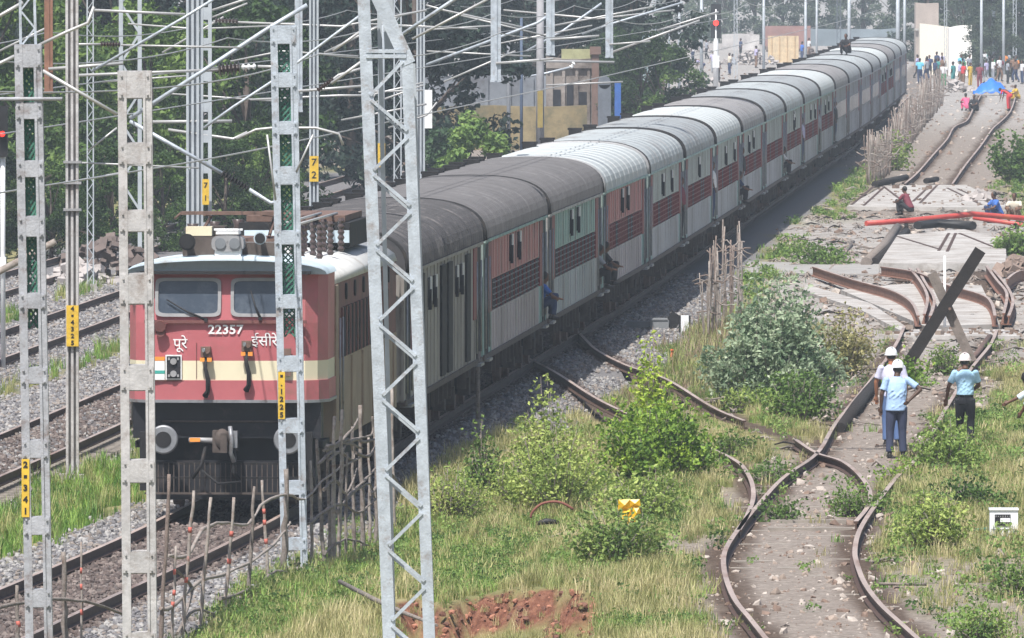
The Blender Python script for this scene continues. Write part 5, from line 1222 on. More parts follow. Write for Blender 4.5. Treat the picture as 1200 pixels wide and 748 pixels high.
bush('far_bush', 'weed growing in the long stick fence', 'bush', 1045, 150, 200, 50, L_dark, 1200, .14)
bush('verge_bush', 'weed clump at the bottom right corner of the picture', 'bush', 1150, 715, 752, 60, L_fg, 1200, .06)
bush('verge_bush', 'leafy weed beside the gravel at the right edge', 'bush', 1190, 655, 700, 50, L_fg, 1200, .06)
# background bank of green behind the train
def bush_at(label, px, ytop, zb, wpx, d, m, n, leaf):
    g = A(px, 300, d); g.z = hz(g.x, d); k = d/F; H = A(px, ytop, d).z-g.z; W = wpx*k
    t = thing('green_bank_bush', label, 'bush', g); cs = []
    for i in range(36):
        f = random.random(); a = random.random()*6.283; r = W*.45*math.sqrt(max(.1, 1-f*f))*math.sqrt(random.random()); cs.append((r*math.cos(a), r*math.sin(a), f*H))
    V, Fq = leaf_cloud(cs, n, (.45, .45, .4), leaf, .5); inst('foliage', np_mesh('foliage', V, Fq, m), t)
bush_at('broad bright green bush behind the roof of the first coaches', 558, 142, 0, 95, 430, L_fg, 5000, .2)
bush_at('smaller green bush left of the broad bright one behind the coach roofs', 515, 158, 0, 50, 435, leafmat('bluish_leaf', (.03, .07, .03), (.12, .2, .1), (.07, .13, .06), 1), 2400, .2)

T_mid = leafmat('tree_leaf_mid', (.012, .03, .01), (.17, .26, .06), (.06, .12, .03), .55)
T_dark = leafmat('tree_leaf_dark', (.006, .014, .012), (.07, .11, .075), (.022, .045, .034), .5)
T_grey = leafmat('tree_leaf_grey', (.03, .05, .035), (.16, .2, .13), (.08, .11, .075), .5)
M_bark = mat('bark', (.09, .07, .06), .9, 0, .3, 4, bump=.5)
def tree_meshes(H, W, m, n, leaf, low=.02):
    cs = []; 
    for i in range(80):
        f = low+(1-low)*random.random(); r = W*.5*(math.sin(math.pi*min(1, .18+f*.8))**.6)*random.random()**.4; a = random.random()*6.283; cs.append((r*math.cos(a), r*math.sin(a), f*H))
    V, Fq = leaf_cloud(cs, n, (.75, .75, .6), leaf, .4); cr = np_mesh('crown', V, Fq, m)
    q = MB(); q.tube([(0, 0, -.2), (.1, .05, H*.35), (0, .1, H*.8)], [.22, .16, .05], 8)
    for c in cs[:16]: q.tube([(0, 0, c[2]*.5), (c[0]*.5, c[1]*.5, c[2]*.75), c], [.08, .05, .02], 5)
    return cr, q.mesh('trunk', M_bark)
TM = {k: [tree_meshes(*a) for _ in range(2)] for k, a in {'mid': (9, 7.5, T_mid, 9000, .26), 'dark': (11, 8, T_dark, 9000, .3), 'grey': (11, 8, T_grey, 7000, .32)}.items()}
TC = {}
ORD = 'first second third fourth fifth sixth seventh eighth ninth tenth eleventh twelfth thirteenth fourteenth fifteenth sixteenth seventeenth eighteenth'.split()
def tree(label, px, d, kind, s=1.0, group=None, name='background_tree'):
    i = TC.get(label, 0); TC[label] = i+1; label = '%s, %s from the left' % (label, ORD[i])
    x = (px-600)/F*d; cr, tr = random.choice(TM[kind]); t = thing(name, label, 'tree', (x, d, hz(x, d)), random.random()*6.28, group); t.scale = (s, s, s*random.uniform(.9, 1.1))
    inst('crown', cr, t); inst('trunk', tr, t)
k = 0
for px, d, s in sorted([(-40, 372, 1), (30, 380, .8), (110, 392, .75), (175, 385, .8), (235, 400, .7), (290, 395, .8), (-10, 352, .35), (60, 352, .32), (130, 362, .38), (190, 366, .33), (265, 372, .36), (300, 385, .4)]):
    tree('mid green leafy tree in the thicket left of the locomotive', px, d, 'mid', s, 'green trees left of the locomotive')
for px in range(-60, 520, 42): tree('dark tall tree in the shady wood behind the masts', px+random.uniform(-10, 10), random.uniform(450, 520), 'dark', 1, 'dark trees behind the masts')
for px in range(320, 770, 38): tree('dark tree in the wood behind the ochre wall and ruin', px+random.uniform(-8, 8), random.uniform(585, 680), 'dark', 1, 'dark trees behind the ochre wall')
for px in range(700, 800, 26): tree('green tree beyond the train near the small shed', px, random.uniform(560, 640), 'mid', .55, 'green trees by the small shed')
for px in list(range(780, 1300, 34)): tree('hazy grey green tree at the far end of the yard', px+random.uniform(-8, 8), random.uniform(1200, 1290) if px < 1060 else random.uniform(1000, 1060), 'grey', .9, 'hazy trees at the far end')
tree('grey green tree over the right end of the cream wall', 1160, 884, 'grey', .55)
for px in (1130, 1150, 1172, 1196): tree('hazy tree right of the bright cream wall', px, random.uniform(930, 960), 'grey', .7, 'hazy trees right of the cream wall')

# ------------------------------------------------------------------ background walls and buildings
def bwall(name, label, cat, px0, px1, ytop, d, th, m, parts=None):
    a = A(px0, ytop, d); b = A(px1, ytop, d); g = min(hz(a.x, d), hz(b.x, d))-.1; o = Vector((a.x, d, g)); H = a.z-g; W = b.x-a.x
    t = thing(name, label, cat, o); n = max(2, int(W/1.2)); q = MB(); vs = []
    # uneven top edge
    tops = [H*(1+random.uniform(-.05, .03)) for _ in range(n+1)]
    for i in range(n+1):
        x = W*i/n
        for y in (0, th): vs += [(x, y, 0), (x, y, tops[i])]
    fs = []
    for i in range(n):
        b_ = i*4; c = b_+4; fs += [(b_, c, c+1, b_+1), (b_+2, b_+3, c+3, c+2), (b_+1, c+1, c+3, b_+3)]
    fs += [(0, 1, 3, 2), (n*4, n*4+2, n*4+3, n*4+1)]
    q.add(vs, fs); q.build('wall_body', m, t); return t, W, H
M_ochre = mat('ochre_earth', (.25, .2, .11), .9, 0, .35, .8, dirt=(.1, .1, .06), dirt_amt=.6)
bwall('ochre_wall', 'low ochre wall behind the broad green bush', 'wall', 505, 688, 124, 555, .5, M_ochre)
M_dim = mat('grey_blue_wall', (.2, .22, .25), .9, 0, .3, .5, dirt=(.1, .1, .11), dirt_amt=.5)
t, W, H = bwall('grey_wall', 'stained grey wall of the yard store above the ochre wall', 'wall', 470, 660, 90, 572, .6, M_dim)
for k in range(7):
    q = MB(); q.box((.8+k*1.05, -.05, H/2), (.18, .12, H)); q.build('buttress', M_dim, t)
M_ruin = mat('ruin_plaster', (.27, .24, .22), .9, 0, .35, .8, dirt=(.1, .08, .07), dirt_amt=.6)
t, W, H = bwall('ruined_building', 'ruined brown building with yellowish parapet and corner pillar behind the coaches', 'building', 640, 702, 70, 560, 3.5, M_ruin)
q = MB(); q.box((W*.93, -.15, H*.55), (.32, .3, H*1.1)); q.box((W*.93, -.15, H*1.1), (.5, .5, .35)); q.build('corner_pillar', mat('brown_pillar', (.17, .11, .09)), t)
q = MB(); q.box((W*.6, .3, H+.25), (W*.62, .5, .45)); q.build('parapet', mat('mossy_parapet', (.36, .36, .2)), t)
q = MB(); q.box((W*.5, -.08, H*.92), (W, .2, .12)); q.build('cornice', M_ruin, t)
for fx, fz, w_, h_ in ((.2, .55, .35, 1.0), (.45, .6, .3, 1.1), (.7, .5, .4, 1.2)): q = MB(); q.box((W*fx, -.02, H*fz), (w_, .08, h_)); q.build('window_hole', M_void, t)
for fx in (.1, .33, .58, .8): q = MB(); q.box((W*fx, -.06, H*.45), (.14, .12, H*.9)); q.build('pier', M_ruin, t)
t, W, H = bwall('grey_tank', 'dark grey rounded shed with a blue panel behind the coach roofs', 'shed', 701, 716, 97, 545, 2, mat('shed_grey', (.13, .15, .18), .6))
q = MB(); q.tube([(W*.5, 0, H), (W*.5, 2, H)], W*.5, 14); q.build('rounded_roof', MC['shed_grey'], t)
q = MB(); q.box((W+.3, .2, H*.5), (.28, .4, H*1.0)); q.build('blue_panel', mat('blue_plastic', (.04, .12, .38), .5), t)
t, W, H = bwall('small_shed', 'small shed with a light blue roof above the green trees', 'shed', 748, 762, 62, 660, 1.5, mat('shed_pale', (.3, .38, .4)))
q = MB(); q.add([(-.2, -.3, H-.1), (W+.25, -.3, H-.1), (W+.1, 1.0, H+.9), (-.3, 1.0, H+.9), (-.2, -.3, H-.18), (W+.25, -.3, H-.18), (W+.1, 1.0, H+.82), (-.3, 1.0, H+.82)], [(0, 1, 2, 3), (7, 6, 5, 4), (0, 4, 5, 1), (1, 5, 6, 2), (2, 6, 7, 3), (3, 7, 4, 0)]); q.build('sloping_roof', mat('light_blue_sheet', (.42, .55, .62), .5), t)
t, W, H = bwall('orange_wall', 'pale orange wall panel beyond the train left of the far posts', 'wall', 900, 936, 42, 1000, .4, mat('pale_orange', (.6, .47, .3)))
for k in range(4): q = MB(); q.box((W*(k+.5)/4, -.03, H/2), (.06, .08, H)); q.build('panel_post', mat('tan_post', (.5, .35, .2)), t)
bwall('brick_wall', 'low dull red brick wall above the pale orange panel', 'wall', 895, 950, 31, 1150, .4, mat('dull_brick', (.3, .17, .15), .9, 0, .2, 1))
bwall('grey_wall', 'low blue grey wall at the very end of the clearing', 'wall', 950, 1050, 34, 1180, 3, mat('far_blue_grey', (.2, .24, .27), .9, 0, .3, .3))
bwall('pale_wall', 'pale rubble wall beyond the men in the dusty clearing', 'wall', 846, 890, 40, 1130, .6, mat('pale_rubble', (.5, .48, .47), .9, 0, .3, .6, dirt=(.22, .2, .2), dirt_amt=.5))
t, W, H = bwall('cream_building', 'tan house side at the left of the bright cream wall', 'building', 1073, 1100, 4, 932, 3, mat('tan_plaster', (.42, .36, .32), .9, 0, .2, .6))
q = MB(); q.box((W*.4, -.1, H*.62), (W*.9, .3, .15)); q.build('ledge', M_conc, t)
M_cw = mat('cream_plaster', (.86, .8, .68), .8, 0, .05, .4)
t, W, H = bwall('cream_wall', 'brightly lit cream wall behind the crowd, right of the last coach', 'wall', 1078, 1112, 29, 900, 2.5, M_cw)
t, W, H = bwall('cream_wall', 'brightest near white wall behind the crowd, beside the cream wall', 'wall', 1112, 1139, 31, 895, 2.5, mat('white_plaster', (.9, .88, .84), .8, 0, .03, .4))

# rubble heaps
def heap(label, px, py, w, h, m, n=60):
    g = onground(G(px, py)); t = thing('rubble_heap', label, 'heap', g); q = MB()
    for i in range(n):
        a = random.random()*6.283; f = random.random(); r = w*.5*(1-f)**.7*math.sqrt(random.random()); s = random.uniform(.08, .26)*(1 if w > 1.5 else .6)
        R = Matrix.Rotation(random.random()*3, 3, 'X') @ Matrix.Rotation(random.random()*3, 3, 'Z'); q.box((r*math.cos(a), r*math.sin(a), f*h), (s*1.6, s, s*.8), 0, R)
    o = q.build('rubble', m, t); o['kind'] = 'stuff'
heap('pale heap of rubble among the trees beyond the left tracks', 92, 332, 2.6, .5, mat('pale_rubble_stone', (.38, .35, .34), .9, 0, .2, 3), 60)
heap('dark heap of earth behind the pale rubble at the left', 130, 325, 4, 1.0, mat('dark_earth', (.14, .11, .1), .9), 120)
heap('small heap of stones beside the farthest slab', 1150, 240, 1.6, .4, MC['pale_rubble_stone'], 50)
heap('heap of pale stones right of the middle slab', 1192, 326, 1.8, .5, mat('brown_rubble', (.24, .18, .15), .9), 80)
heap('pale rubble by the crowd on the left of the far track', 1120, 108, 3.5, .7, MC['pale_rubble_stone'], 90)
heap('dusty rubble bank in the clearing beyond the train', 880, 76, 6, 1.0, MC['pale_rubble_stone'], 160)
heap('low line of debris in front of the brick wall', 920, 64, 9, .8, MC['dark_earth'], 120)
heap('heap of debris left of the clearing by the pale post', 808, 62, 5, 1.0, MC['pale_rubble_stone'], 120)
heap('dusty rubble in the clearing left of the far signal', 800, 96, 5, .8, MC['pale_rubble_stone'], 120)
# blue tarp
g = onground(G(1166, 112)); t = thing('blue_tarp', 'bright blue tarpaulin spread over a low frame by the far track', 'tarpaulin', g); k = g.y/F
def tarp():
    n, m_ = 16, 6; vs = []
    for j in range(m_+1):
        for i in range(n+1):
            x = (i/n-.5)*52*k; y = (j/m_-.5)*2.4; z = .95*math.exp(-((i/n-.42)**2)*9)*(1-1.75*abs(j/m_-.5))+.08*math.sin(i*1.7+j)+.1; vs.append((x, y, z))
    fs = [(j*(n+1)+i, j*(n+1)+i+1, (j+1)*(n+1)+i+1, (j+1)*(n+1)+i) for j in range(m_) for i in range(n)]; q = MB(); q.add(vs, fs, 0, True); return q
o_ = tarp().build('sheet', mat('tarp_blue', (.03, .18, .72), .5, 0, .15, 2), t); md = o_.modifiers.new('thick', 'SOLIDIFY'); md.thickness = .02
for x in (-.9, .3): q = MB(); q.tube([(x, 0, -.1), (x, 0, .55)], .03, 6); q.build('prop_pole', M_stick, t)

# ------------------------------------------------------------------ people
def loft(q, rings, n=14, m=0):
    vs = []; k = len(rings)
    for c, rx, ry in rings:
        for j in range(n): a = 2*math.pi*j/n; vs.append((c[0]+rx*math.cos(a), c[1]+ry*math.sin(a), c[2]))
    fs = [(i*n+j, i*n+(j+1) % n, (i+1)*n+(j+1) % n, (i+1)*n+j) for i in range(k-1) for j in range(n)]+[tuple(reversed(range(n))), tuple(range((k-1)*n, k*n))]
    q.add(vs, fs, m, True)
def bake(q, vox, name, sm=3):
    me = q.mesh(name, []); o = bpy.data.objects.new(name, me); C.objects.link(o)
    r = o.modifiers.new('r', 'REMESH'); r.mode = 'VOXEL'; r.voxel_size = vox; r.use_smooth_shade = True
    if sm: s = o.modifiers.new('s', 'SMOOTH'); s.factor = .5; s.iterations = sm
    dg = bpy.context.evaluated_depsgraph_get(); dg.update(); out = bpy.data.meshes.new_from_object(o.evaluated_get(dg)); out.name = name
    bpy.data.objects.remove(o); return out
V = Vector
def figure(P, vox=.012, fine=True):
    """P: joints; returns baked meshes body, shirt, trousers, shoes; the figure faces +y"""
    J = {k: V(v) for k, v in P.items() if hasattr(v, '__len__')}
    b = MB(); up = (J['head']-J['neck']).normalized()
    hd = J['head']; b.ell(hd, (.074, .092, .108)); b.ell(hd+V((0, .02, -.06)), (.058, .07, .06)); b.tube([J['neck'], hd-up*.06], [.058, .052], 10)
    if fine:
        b.ell(hd+V((0, .1, -.015)), (.013, .02, .022)); b.ell(hd+V((.076, 0, -.01)), (.012, .02, .03)); b.ell(hd+V((-.076, 0, -.01)), (.012, .02, .03))
        for s in (-1, 1): b.ell(hd+V((s*.03, .088, .012)), (.014, .008, .008))
        b.ell(hd+V((0, .09, -.055)), (.025, .01, .008))
    b.tube([J['pelvis'], J['chest'], J['neck']], [.11, .12, .06], 12)
    for s in ('l', 'r'):
        sh, el, wr = J['sh_'+s], J['el_'+s], J['wr_'+s]; b.tube([sh, el], [.05, .038], 10); b.ell(el, .038); b.tube([el, el.lerp(wr, .35), wr], [.038, .037, .026], 10)
        dr = (wr-el).normalized(); side = dr.cross(V((0, 1, .1))).normalized()
        if fine:
            nrm = dr.cross(side).normalized(); pc = wr+dr*.045; b.tube([wr, wr+dr*.085], [.026, .034], 8)
            for f in range(4):
                o_ = side*(-.026+.0175*f); ln = (.065, .078, .073, .055)[f]; a0 = wr+dr*.08+o_; cv = nrm*(.018 if s == 'l' else -.018)
                b.tube([a0-dr*.02, a0+dr*ln*.5+cv*.4, a0+dr*ln+cv*1.3], [.0105, .010, .0085], 6)
            b.tube([wr+dr*.02-side*.02, wr+dr*.055-side*.045, wr+dr*.085-side*.045], [.013, .012, .009], 6)
        else: b.tube([wr, wr+dr*.12], [.03, .025], 6)
        hp, kn, an = J['hp_'+s], J['kn_'+s], J['an_'+s]; b.tube([hp, kn], [.08, .05], 10); b.tube([kn, an], [.05, .035], 10)
    sh = MB(); ch, pe, ne = J['chest'], J['pelvis'], J['neck']
    sw = abs(J['sh_r'].x-J['sh_l'].x)/2
    bt = pe+V((0, 0, P.get('hem', .0))); w0 = P.get('w0', .165)
    loft(sh, [(bt, w0*1.04, .15), (bt.lerp(ch, .3), w0*.98, .145), (bt.lerp(ch, .65), w0*1.02, .14), (ch, sw*.98, .13), (ch.lerp(ne, .45), sw*1.0, .115), (ch.lerp(ne, .78), sw*.62, .085), (ne, .068, .066)])
    for s in ('l', 'r'):
        a, e = J['sh_'+s], J['el_'+s]; k = P.get('sleeve', .72); sh.ell(a, (.06, .064, .058)); sh.tube([a, a.lerp(e, k*.6), a.lerp(e, k)], [.06, .06, .068], 12)
    if fine:
        for i in range(16):     # soft folds
            z = random.uniform(0, .8); c = bt.lerp(ch, z); a = random.uniform(-2.6, -.5); sh.tube([c+V((w0*math.cos(a), .138*math.sin(a), 0)), c+V((w0*math.cos(a+.5), .14*math.sin(a+.5), .07))], .015, 6)
    tr = MB(); hpz = pe
    loft(tr, [(pe+V((0, 0, -.13)), .15, .115), (pe+V((0, 0, -.04)), .155, .118), (pe+V((0, 0, .06)), .15, .11)])
    for s in ('l', 'r'):
        hp, kn, an = J['hp_'+s], J['kn_'+s], J['an_'+s]; tr.tube([hp+V((0, 0, .02)), hp.lerp(kn, .5), kn, kn.lerp(an, .5), an.lerp(kn, .06)], [.098, .09, .073, .066, .07], 12); tr.ell(kn, .074)
    so_ = MB()
    for s in ('l', 'r'):
        an = J['an_'+s]; so_.tube([an+V((0, -.05, -.045)), an+V((0, .03, -.04)), an+V((0, .16, -.055))], [.042, .045, .035], 10); so_.tube([an+V((0, 0, -.03)), an+V((0, 0, .03))], .042, 8)
    fv = .0085 if fine else vox
    return dict(body=bake(b, fv, 'body', 2 if fine else 1), shirt=bake(sh, vox, 'shirt'), trousers=bake(tr, vox, 'trousers'), shoes=bake(so_, vox, 'shoes', 1))
BASE = dict(pelvis=(0, 0, .93), chest=(0, .01, 1.24), neck=(0, 0, 1.43), head=(0, .02, 1.58), sh_l=(-.19, 0, 1.37), sh_r=(.19, 0, 1.37), el_l=(-.25, -.02, 1.1), el_r=(.25, -.02, 1.1), wr_l=(-.26, .06, .86), wr_r=(.26, .06, .86),
            hp_l=(-.09, 0, .88), hp_r=(.09, 0, .88), kn_l=(-.1, .02, .48), kn_r=(.1, .02, .48), an_l=(-.1, -.02, .09), an_r=(.1, -.02, .09))
def pose(**k): d = dict(BASE); d.update(k); return d
def skin(n, c): return mat(n, c, .6, 0, .1, 6)
SK = skin('brown_skin', (.12, .055, .032)); SK2 = skin('dark_brown_skin', (.07, .035, .022))
M_hair = mat('black_hair', (.012, .01, .009), .6, 0, .2, 20)
def put_person(label, fm, px, py, d, mats, rz=0, s=1.0, hat=None, head=None, group=None, hatm=None):
    g = G(px, py) if d is None else A(px, py, d); g = V((g.x, g.y, hz(g.x, g.y))); t = thing('person', label, 'person', g, rz, group); t.scale = (s, s, s)
    body = None
    for nm in ('body', 'shirt', 'trousers', 'shoes'):
        me = fm[nm]
        if not me.materials: me.materials.append(mats[nm])
        o = inst(nm, me, t); o.material_slots[0].link = 'OBJECT'; o.material_slots[0].material = mats[nm]
    h = V(head if head else BASE['head'])
    if hat == 'helmet':
        q = MB(); n = 18; vs = []
        for i, (r, z) in enumerate([(.118, .0), (.115, .03), (.105, .07), (.08, .11), (.04, .132), (.004, .138)]):
            for j in range(n): a = 2*math.pi*j/n; vs.append((h.x+r*math.cos(a)*.92, h.y+r*math.sin(a)*1.08, h.z+.03+z))
        q.add(vs, [(i*n+j, i*n+(j+1) % n, (i+1)*n+(j+1) % n, (i+1)*n+j) for i in range(5) for j in range(n)], 0, True)
        q.box((h.x, h.y-.02, h.z+.165), (.03, .16, .012)); he = q.build('helmet', hatm or M_enamel, t)
        q = MB(); q.slab([(h.x+math.cos(a)*(.118 if math.sin(a) < 0 else .12), h.y+math.sin(a)*(.125 if math.sin(a) < 0 else .175)) for a in [2*math.pi*j/18 for j in range(18)]], h.z+.022, h.z+.036); q.build('brim', hatm or M_enamel, he)
    if hat in ('hair', 'helmet'):
        q = MB(); q.ell(h+V((0, -.018, .012)), (.082, .09, .098 if hat == 'hair' else .08)); q.build('hair', M_hair, t)
    return t
blue1 = mat('sky_blue_shirt', (.36, .52, .78), .8, 0, .08, 3, bump=.4); blue2 = mat('aqua_blue_shirt', (.36, .58, .76), .8, 0, .08, 3, bump=.4); lav = mat('lavender_white_shirt', (.58, .58, .76), .8, 0, .08, 3, bump=.4)
navyt = mat('navy_jeans', (.035, .045, .09), .85, 0, .2, 3); blackt = mat('black_trousers', (.012, .014, .02), .85, 0, .2, 3); M_shoe = mat('dark_shoes', (.02, .018, .016), .5)
f1 = figure(pose(pelvis=(-.02, 0, .93), chest=(.0, .03, 1.24), neck=(.01, .06, 1.43), head=(.03, .1, 1.56), el_r=(.40, -.10, 1.20), wr_r=(.22, -.14, 1.04), el_l=(-.27, -.03, 1.12), wr_l=(-.28, .0, .9), hem=-.10, w0=.18, an_l=(-.13, -.02, .09), kn_l=(-.12, .02, .48), an_r=(.11, 0, .09)))
put_person('man with white helmet, untucked light blue shirt and one hand on his hip', f1, 1051, 537, None, dict(body=SK2, shirt=blue1, trousers=navyt, shoes=M_shoe), .12, 1.0, 'helmet', (.03, .1, 1.56))
f2 = figure(pose(el_l=(-.27, .05, 1.12), wr_l=(-.25, .12, .88), neck=(0, .03, 1.43), head=(0, .06, 1.57), hem=-.06))
put_person('man with white helmet and pale lavender shirt half hidden behind another', f2, 1045, 524, None, dict(body=mat('tan_skin', (.35, .15, .08)), shirt=lav, trousers=mat('blue_jeans', (.08, .14, .3)), shoes=M_shoe), .15, 1.02, 'helmet', (0, .06, 1.57))
f3 = figure(pose(el_l=(-.30, -.02, 1.12), wr_l=(-.34, .08, .9), el_r=(.24, .08, 1.14), wr_r=(.12, .24, 1.05), head=(-.01, .05, 1.57), hem=.04, w0=.155, an_l=(-.1, .15, .09), kn_l=(-.1, .1, .47)))
put_person('man with white helmet, aqua shirt and black trousers standing apart on the right', f3, 1131, 527, None, dict(body=SK, shirt=blue2, trousers=blackt, shoes=M_shoe), -.1, .98, 'helmet', (-.01, .05, 1.57), hatm=mat('pinkish_white_helmet', (.78, .7, .7)))
# a man bending in from beyond the right edge, pale sleeve and hand in view
f4 = figure(pose(pelvis=(0, -.1, .72), chest=(-.28, 0, .86), neck=(-.46, .02, .95), head=(-.56, .05, 1.04), sh_l=(-.4, -.15, .88), sh_r=(-.38, .18, .9), el_l=(-.62, -.12, .72), el_r=(-.5, .2, .62), wr_l=(-.86, -.1, .60), wr_r=(-.62, .3, .4), hp_l=(-.02, -.15, .68), hp_r=(0, .08, .68), kn_l=(-.22, -.14, .42), kn_r=(-.1, .1, .36), an_l=(0, -.14, .09), an_r=(.08, .1, .09), sleeve=1.35), .014)
put_person('crouching man reaching in from the right edge with a pale blue sleeve', f4, 1238, 512, None, dict(body=SK, shirt=mat('ice_blue_shirt', (.6, .7, .78)), trousers=navyt, shoes=M_shoe), 0, 1, 'hair', (-.56, .05, 1.04))
# far people, low detail, shared meshes
fs_ = figure(BASE, .035, False); fw = figure(pose(kn_l=(-.1, .16, .5), an_l=(-.1, .1, .12), kn_r=(.1, -.05, .48), an_r=(.1, -.25, .12), wr_l=(-.26, -.1, .88), wr_r=(.26, .22, .95)), .035, False)
fb = figure(pose(pelvis=(0, -.1, .88), chest=(0, .2, 1.08), neck=(0, .38, 1.14), head=(0, .5, 1.16), sh_l=(-.19, .32, 1.1), sh_r=(.19, .32, 1.1), el_l=(-.22, .36, .85), el_r=(.22, .36, .85), wr_l=(-.2, .42, .6), wr_r=(.2, .42, .6)), .035, False)
fc = figure(pose(pelvis=(0, -.1, .25), chest=(0, .05, .55), neck=(0, .1, .76), head=(0, .14, .9), sh_l=(-.19, .1, .7), sh_r=(.19, .1, .7), el_l=(-.26, .25, .5), el_r=(.26, .25, .5), wr_l=(-.15, .42, .45), wr_r=(.15, .42, .45), hp_l=(-.1, -.05, .24), hp_r=(.1, -.05, .24), kn_l=(-.15, .35, .5), kn_r=(.15, .35, .5), an_l=(-.13, .28, .09), an_r=(.13, .28, .09)), .035, False)
HD = {'s': BASE['head'], 'w': BASE['head'], 'b': (0, .5, 1.16), 'c': (0, .14, .9)}; FM = {'s': fs_, 'w': fw, 'b': fb, 'c': fc}
CO = dict(red=(.6, .04, .05), pink=(.75, .12, .25), blue=(.05, .15, .5), navy=(.03, .05, .12), white=(.7, .7, .72), grey=(.3, .32, .36), teal=(.05, .25, .25), yellow=(.6, .4, .06), green=(.08, .25, .12), maroon=(.2, .04, .06), lavender=(.45, .42, .62), cyan=(.15, .5, .7), brown=(.2, .12, .08), black=(.02, .02, .025), orange=(.7, .25, .06), cream=(.6, .55, .45))
far = [(1064, 253, 'c', 'maroon', 'black', 1.1, 'person in dark maroon crouching just behind the red pipe'), (1169, 262, 'c', 'blue', 'navy', 2.0, 'person in bright blue sitting behind the red pipe at the right'), (1190, 262, 'c', 'cream', 'brown', 2.8, 'person in pale pinkish shirt beside the one in bright blue'),
       (1133, 130, 'c', 'pink', 'pink', .5, 'person in pink crouching at the end of the left kinked rail'), (1182, 131, 'b', 'red', 'red', 1.2, 'person in red bending over the end of the right kinked rail'), (1143, 133, 'c', 'black', 'black', 2.5, 'dark dressed person squatting beside the one in pink'),
       (1078, 98, 's', 'cyan', 'navy', 0, 'person with cyan shirt nearest the end of the last coach'), (1086, 97, 'w', 'grey', 'navy', 1, 'grey dressed person walking near the cyan shirt'), (1096, 99, 's', 'navy', 'black', 2, 'navy dressed person before the left of the cream wall'), (1106, 102, 's', 'white', 'green', 3, 'person in white shirt before the cream wall'),
       (1117, 103, 's', 'teal', 'teal', 1, 'person in teal clothes before the bright wall'), (1129, 104, 's', 'red', 'brown', 2, 'person in red top standing before the bright wall'), (1137, 102, 's', 'yellow', 'yellow', 4, 'person in yellow clothes at the right end of the bright wall'), (1136, 92, 's', 'grey', 'navy', 4, 'person in grey standing behind the one in yellow'),
       (1125, 100, 'w', 'lavender', 'brown', 5, 'person in lavender walking between the teal and red tops'), (1148, 104, 's', 'maroon', 'maroon', 0, 'person in maroon left of the blue tarpaulin'), (1156, 98, 'w', 'lavender', 'grey', 1, 'person in lavender behind the blue tarpaulin'), (1164, 97, 's', 'white', 'grey', 2, 'person in white behind the blue tarpaulin'),
       (1172, 96, 's', 'maroon', 'black', 3, 'person in maroon behind the right of the blue tarpaulin'), (1181, 98, 's', 'grey', 'black', 5, 'grey dressed person right of the blue tarpaulin'), (1190, 97, 'w', 'brown', 'navy', 1, 'brown dressed person near the right edge of the crowd'), (1198, 99, 's', 'white', 'navy', 2, 'person in white at the right edge of the crowd'),
       (1192, 118, 'c', 'yellow', 'yellow', 2, 'person in yellow sitting right of the one in red'),
       (812, 74, 's', 'white', 'navy', 1, 'person in white far back in the dusty clearing'), (828, 70, 'w', 'grey', 'black', 2, 'grey dressed walker far back under the signal'), (868, 68, 's', 'navy', 'black', 2, 'navy dressed person beyond the rubble bank'), (905, 72, 's', 'lavender', 'grey', 0, 'person in lavender in front of the orange wall'), (948, 68, 'w', 'white', 'brown', 2, 'person in white walking right of the orange wall'), (855, 88, 's', 'cream', 'navy', 2, 'person in cream in the middle of the clearing'),
       (794, 92, 's', 'blue', 'navy', 0, 'person in blue standing at the left of the dusty clearing'), (801, 88, 's', 'cream', 'grey', 1, 'person in cream next to the blue one in the clearing'), (823, 90, 'b', 'lavender', 'navy', 1.3, 'person in lavender bending in the dusty clearing'), (836, 86, 's', 'lavender', 'grey', 3, 'person in lavender standing under the far signal'),
       (842, 96, 's', 'black', 'black', 2, 'person in black in front of the far signal'), (886, 80, 's', 'lavender', 'brown', 5, 'person in pale lavender left of the orange wall'), (860, 78, 'c', 'grey', 'grey', 1, 'grey dressed person crouching on the rubble in the clearing'), (940, 74, 's', 'blue', 'navy', 2, 'person in blue right of the orange wall')]
cc = list(CO); k = 0
for a in ('maroon', 'navy', 'lavender', 'white', 'teal', 'grey', 'brown', 'orange', 'cyan', 'green'):
    for b in ('black', 'brown'):
        px = random.uniform(1074, 1205); far.append((px, random.uniform(86, 97), random.choice('sw'), a, b, random.random()*6, 'distant person in %s top over %s trousers in the crowd by the cream wall' % (a, b)))
for px, py, ps, a, b, rz, lab in far:
    ma = mat('cloth_'+a, CO[a], .85, 0, .12, 4); mb_ = mat('cloth_'+b, CO[b], .85, 0, .12, 4)
    put_person(lab, FM[ps], px, py, None, dict(body=SK, shirt=ma, trousers=mb_, shoes=M_shoe), rz, random.uniform(.95, 1.05), 'hair', HD[ps])

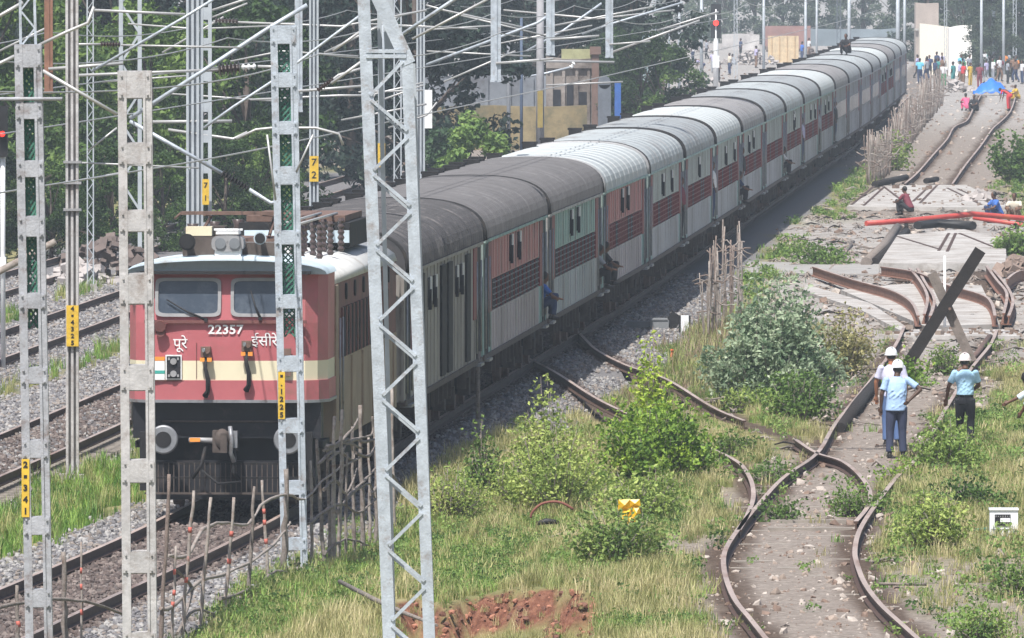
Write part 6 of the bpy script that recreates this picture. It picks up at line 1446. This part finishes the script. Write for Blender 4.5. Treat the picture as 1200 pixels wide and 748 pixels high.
riders = [(2, 21.7, 'c', 'grey', 'black', -1.5, 'grey dressed rider sitting in the rear door of the third coach'), (1, 21.6, 'c', 'blue', 'navy', -1.4, 'rider in blue sitting in the rear door of the second coach'), (5, 21.8, 's', 'white', 'navy', -1.4, 'rider in white standing in the rear door of the sixth coach'),
          (11, 20.9+.8, 's', 'black', 'black', -1.3, 'dark dressed rider standing in a door of the twelfth coach'), (3, 1.1, 'c', 'black', 'black', -1.4, 'dark dressed rider sitting in the front door of the fourth coach'), (9, 21.7, 's', 'lavender', 'navy', -1.4, 'rider in lavender standing in a door of the tenth coach'),
          (4, 21.7, 's', 'maroon', 'black', -1.5, 'rider in maroon standing in the rear door of the fifth coach'), (6, 21.7, 'c', 'navy', 'black', -1.5, 'navy dressed rider sitting in the rear door of the seventh coach'), (7, 1.1, 's', 'black', 'grey', -1.5, 'rider in black standing in the front door of the eighth coach'),
          (8, 21.7, 'c', 'white', 'black', -1.5, 'rider in white sitting in the rear door of the ninth coach'), (10, 21.7, 's', 'grey', 'black', -1.5, 'grey dressed rider standing in a door of the eleventh coach'), (12, 1.1, 's', 'black', 'navy', -1.5, 'dark dressed rider in a door of the thirteenth coach')]
for ci, yy, ps, a, b, rz, lab in riders:
    y = 207.4+ci*23.4+yy; x = float(L_(T1, y))+(1.5 if ps == 'c' else 1.58); t = put_person(lab, FM[ps], 600, 400, None, dict(body=SK, shirt=mat('cloth_'+a, CO[a], .85, 0, .12, 4), trousers=mat('cloth_'+b, CO[b], .85, 0, .12, 4), shoes=M_shoe), rz, 1.0, 'hair', HD[ps]); t.location = (x, y, 1.12)
t = put_person('dark dressed person crouching on the roof of a far coach', FM['c'], 600, 400, None, dict(body=SK, shirt=MC['cloth_black'], trousers=MC['cloth_black'], shoes=M_shoe), 2.6, 1.0, 'hair', HD['c']); t.location = (15.2, 561, 3.98)

# ------------------------------------------------------------------ haze
def haze():
    m = bpy.data.materials.new('haze'); m.use_nodes = True; n = m.node_tree; n.nodes.remove(n.nodes['Principled BSDF'])
    v = n.nodes.new('ShaderNodeVolumePrincipled'); v.inputs['Color'].default_value = (.78, .89, 1, 1); v.inputs['Density'].default_value = HAZE_D; v.inputs['Anisotropy'].default_value = .0
    n.links.new(v.outputs[0], n.nodes['Material Output'].inputs['Volume'])
    q = MB(); q.box((0, 0, 0), (7400, 7400, 22)); o = q.build('haze', m, None, (0, 0, 22/2-2.0)); o['kind'] = 'stuff'
HAZE_D = .00026
haze()
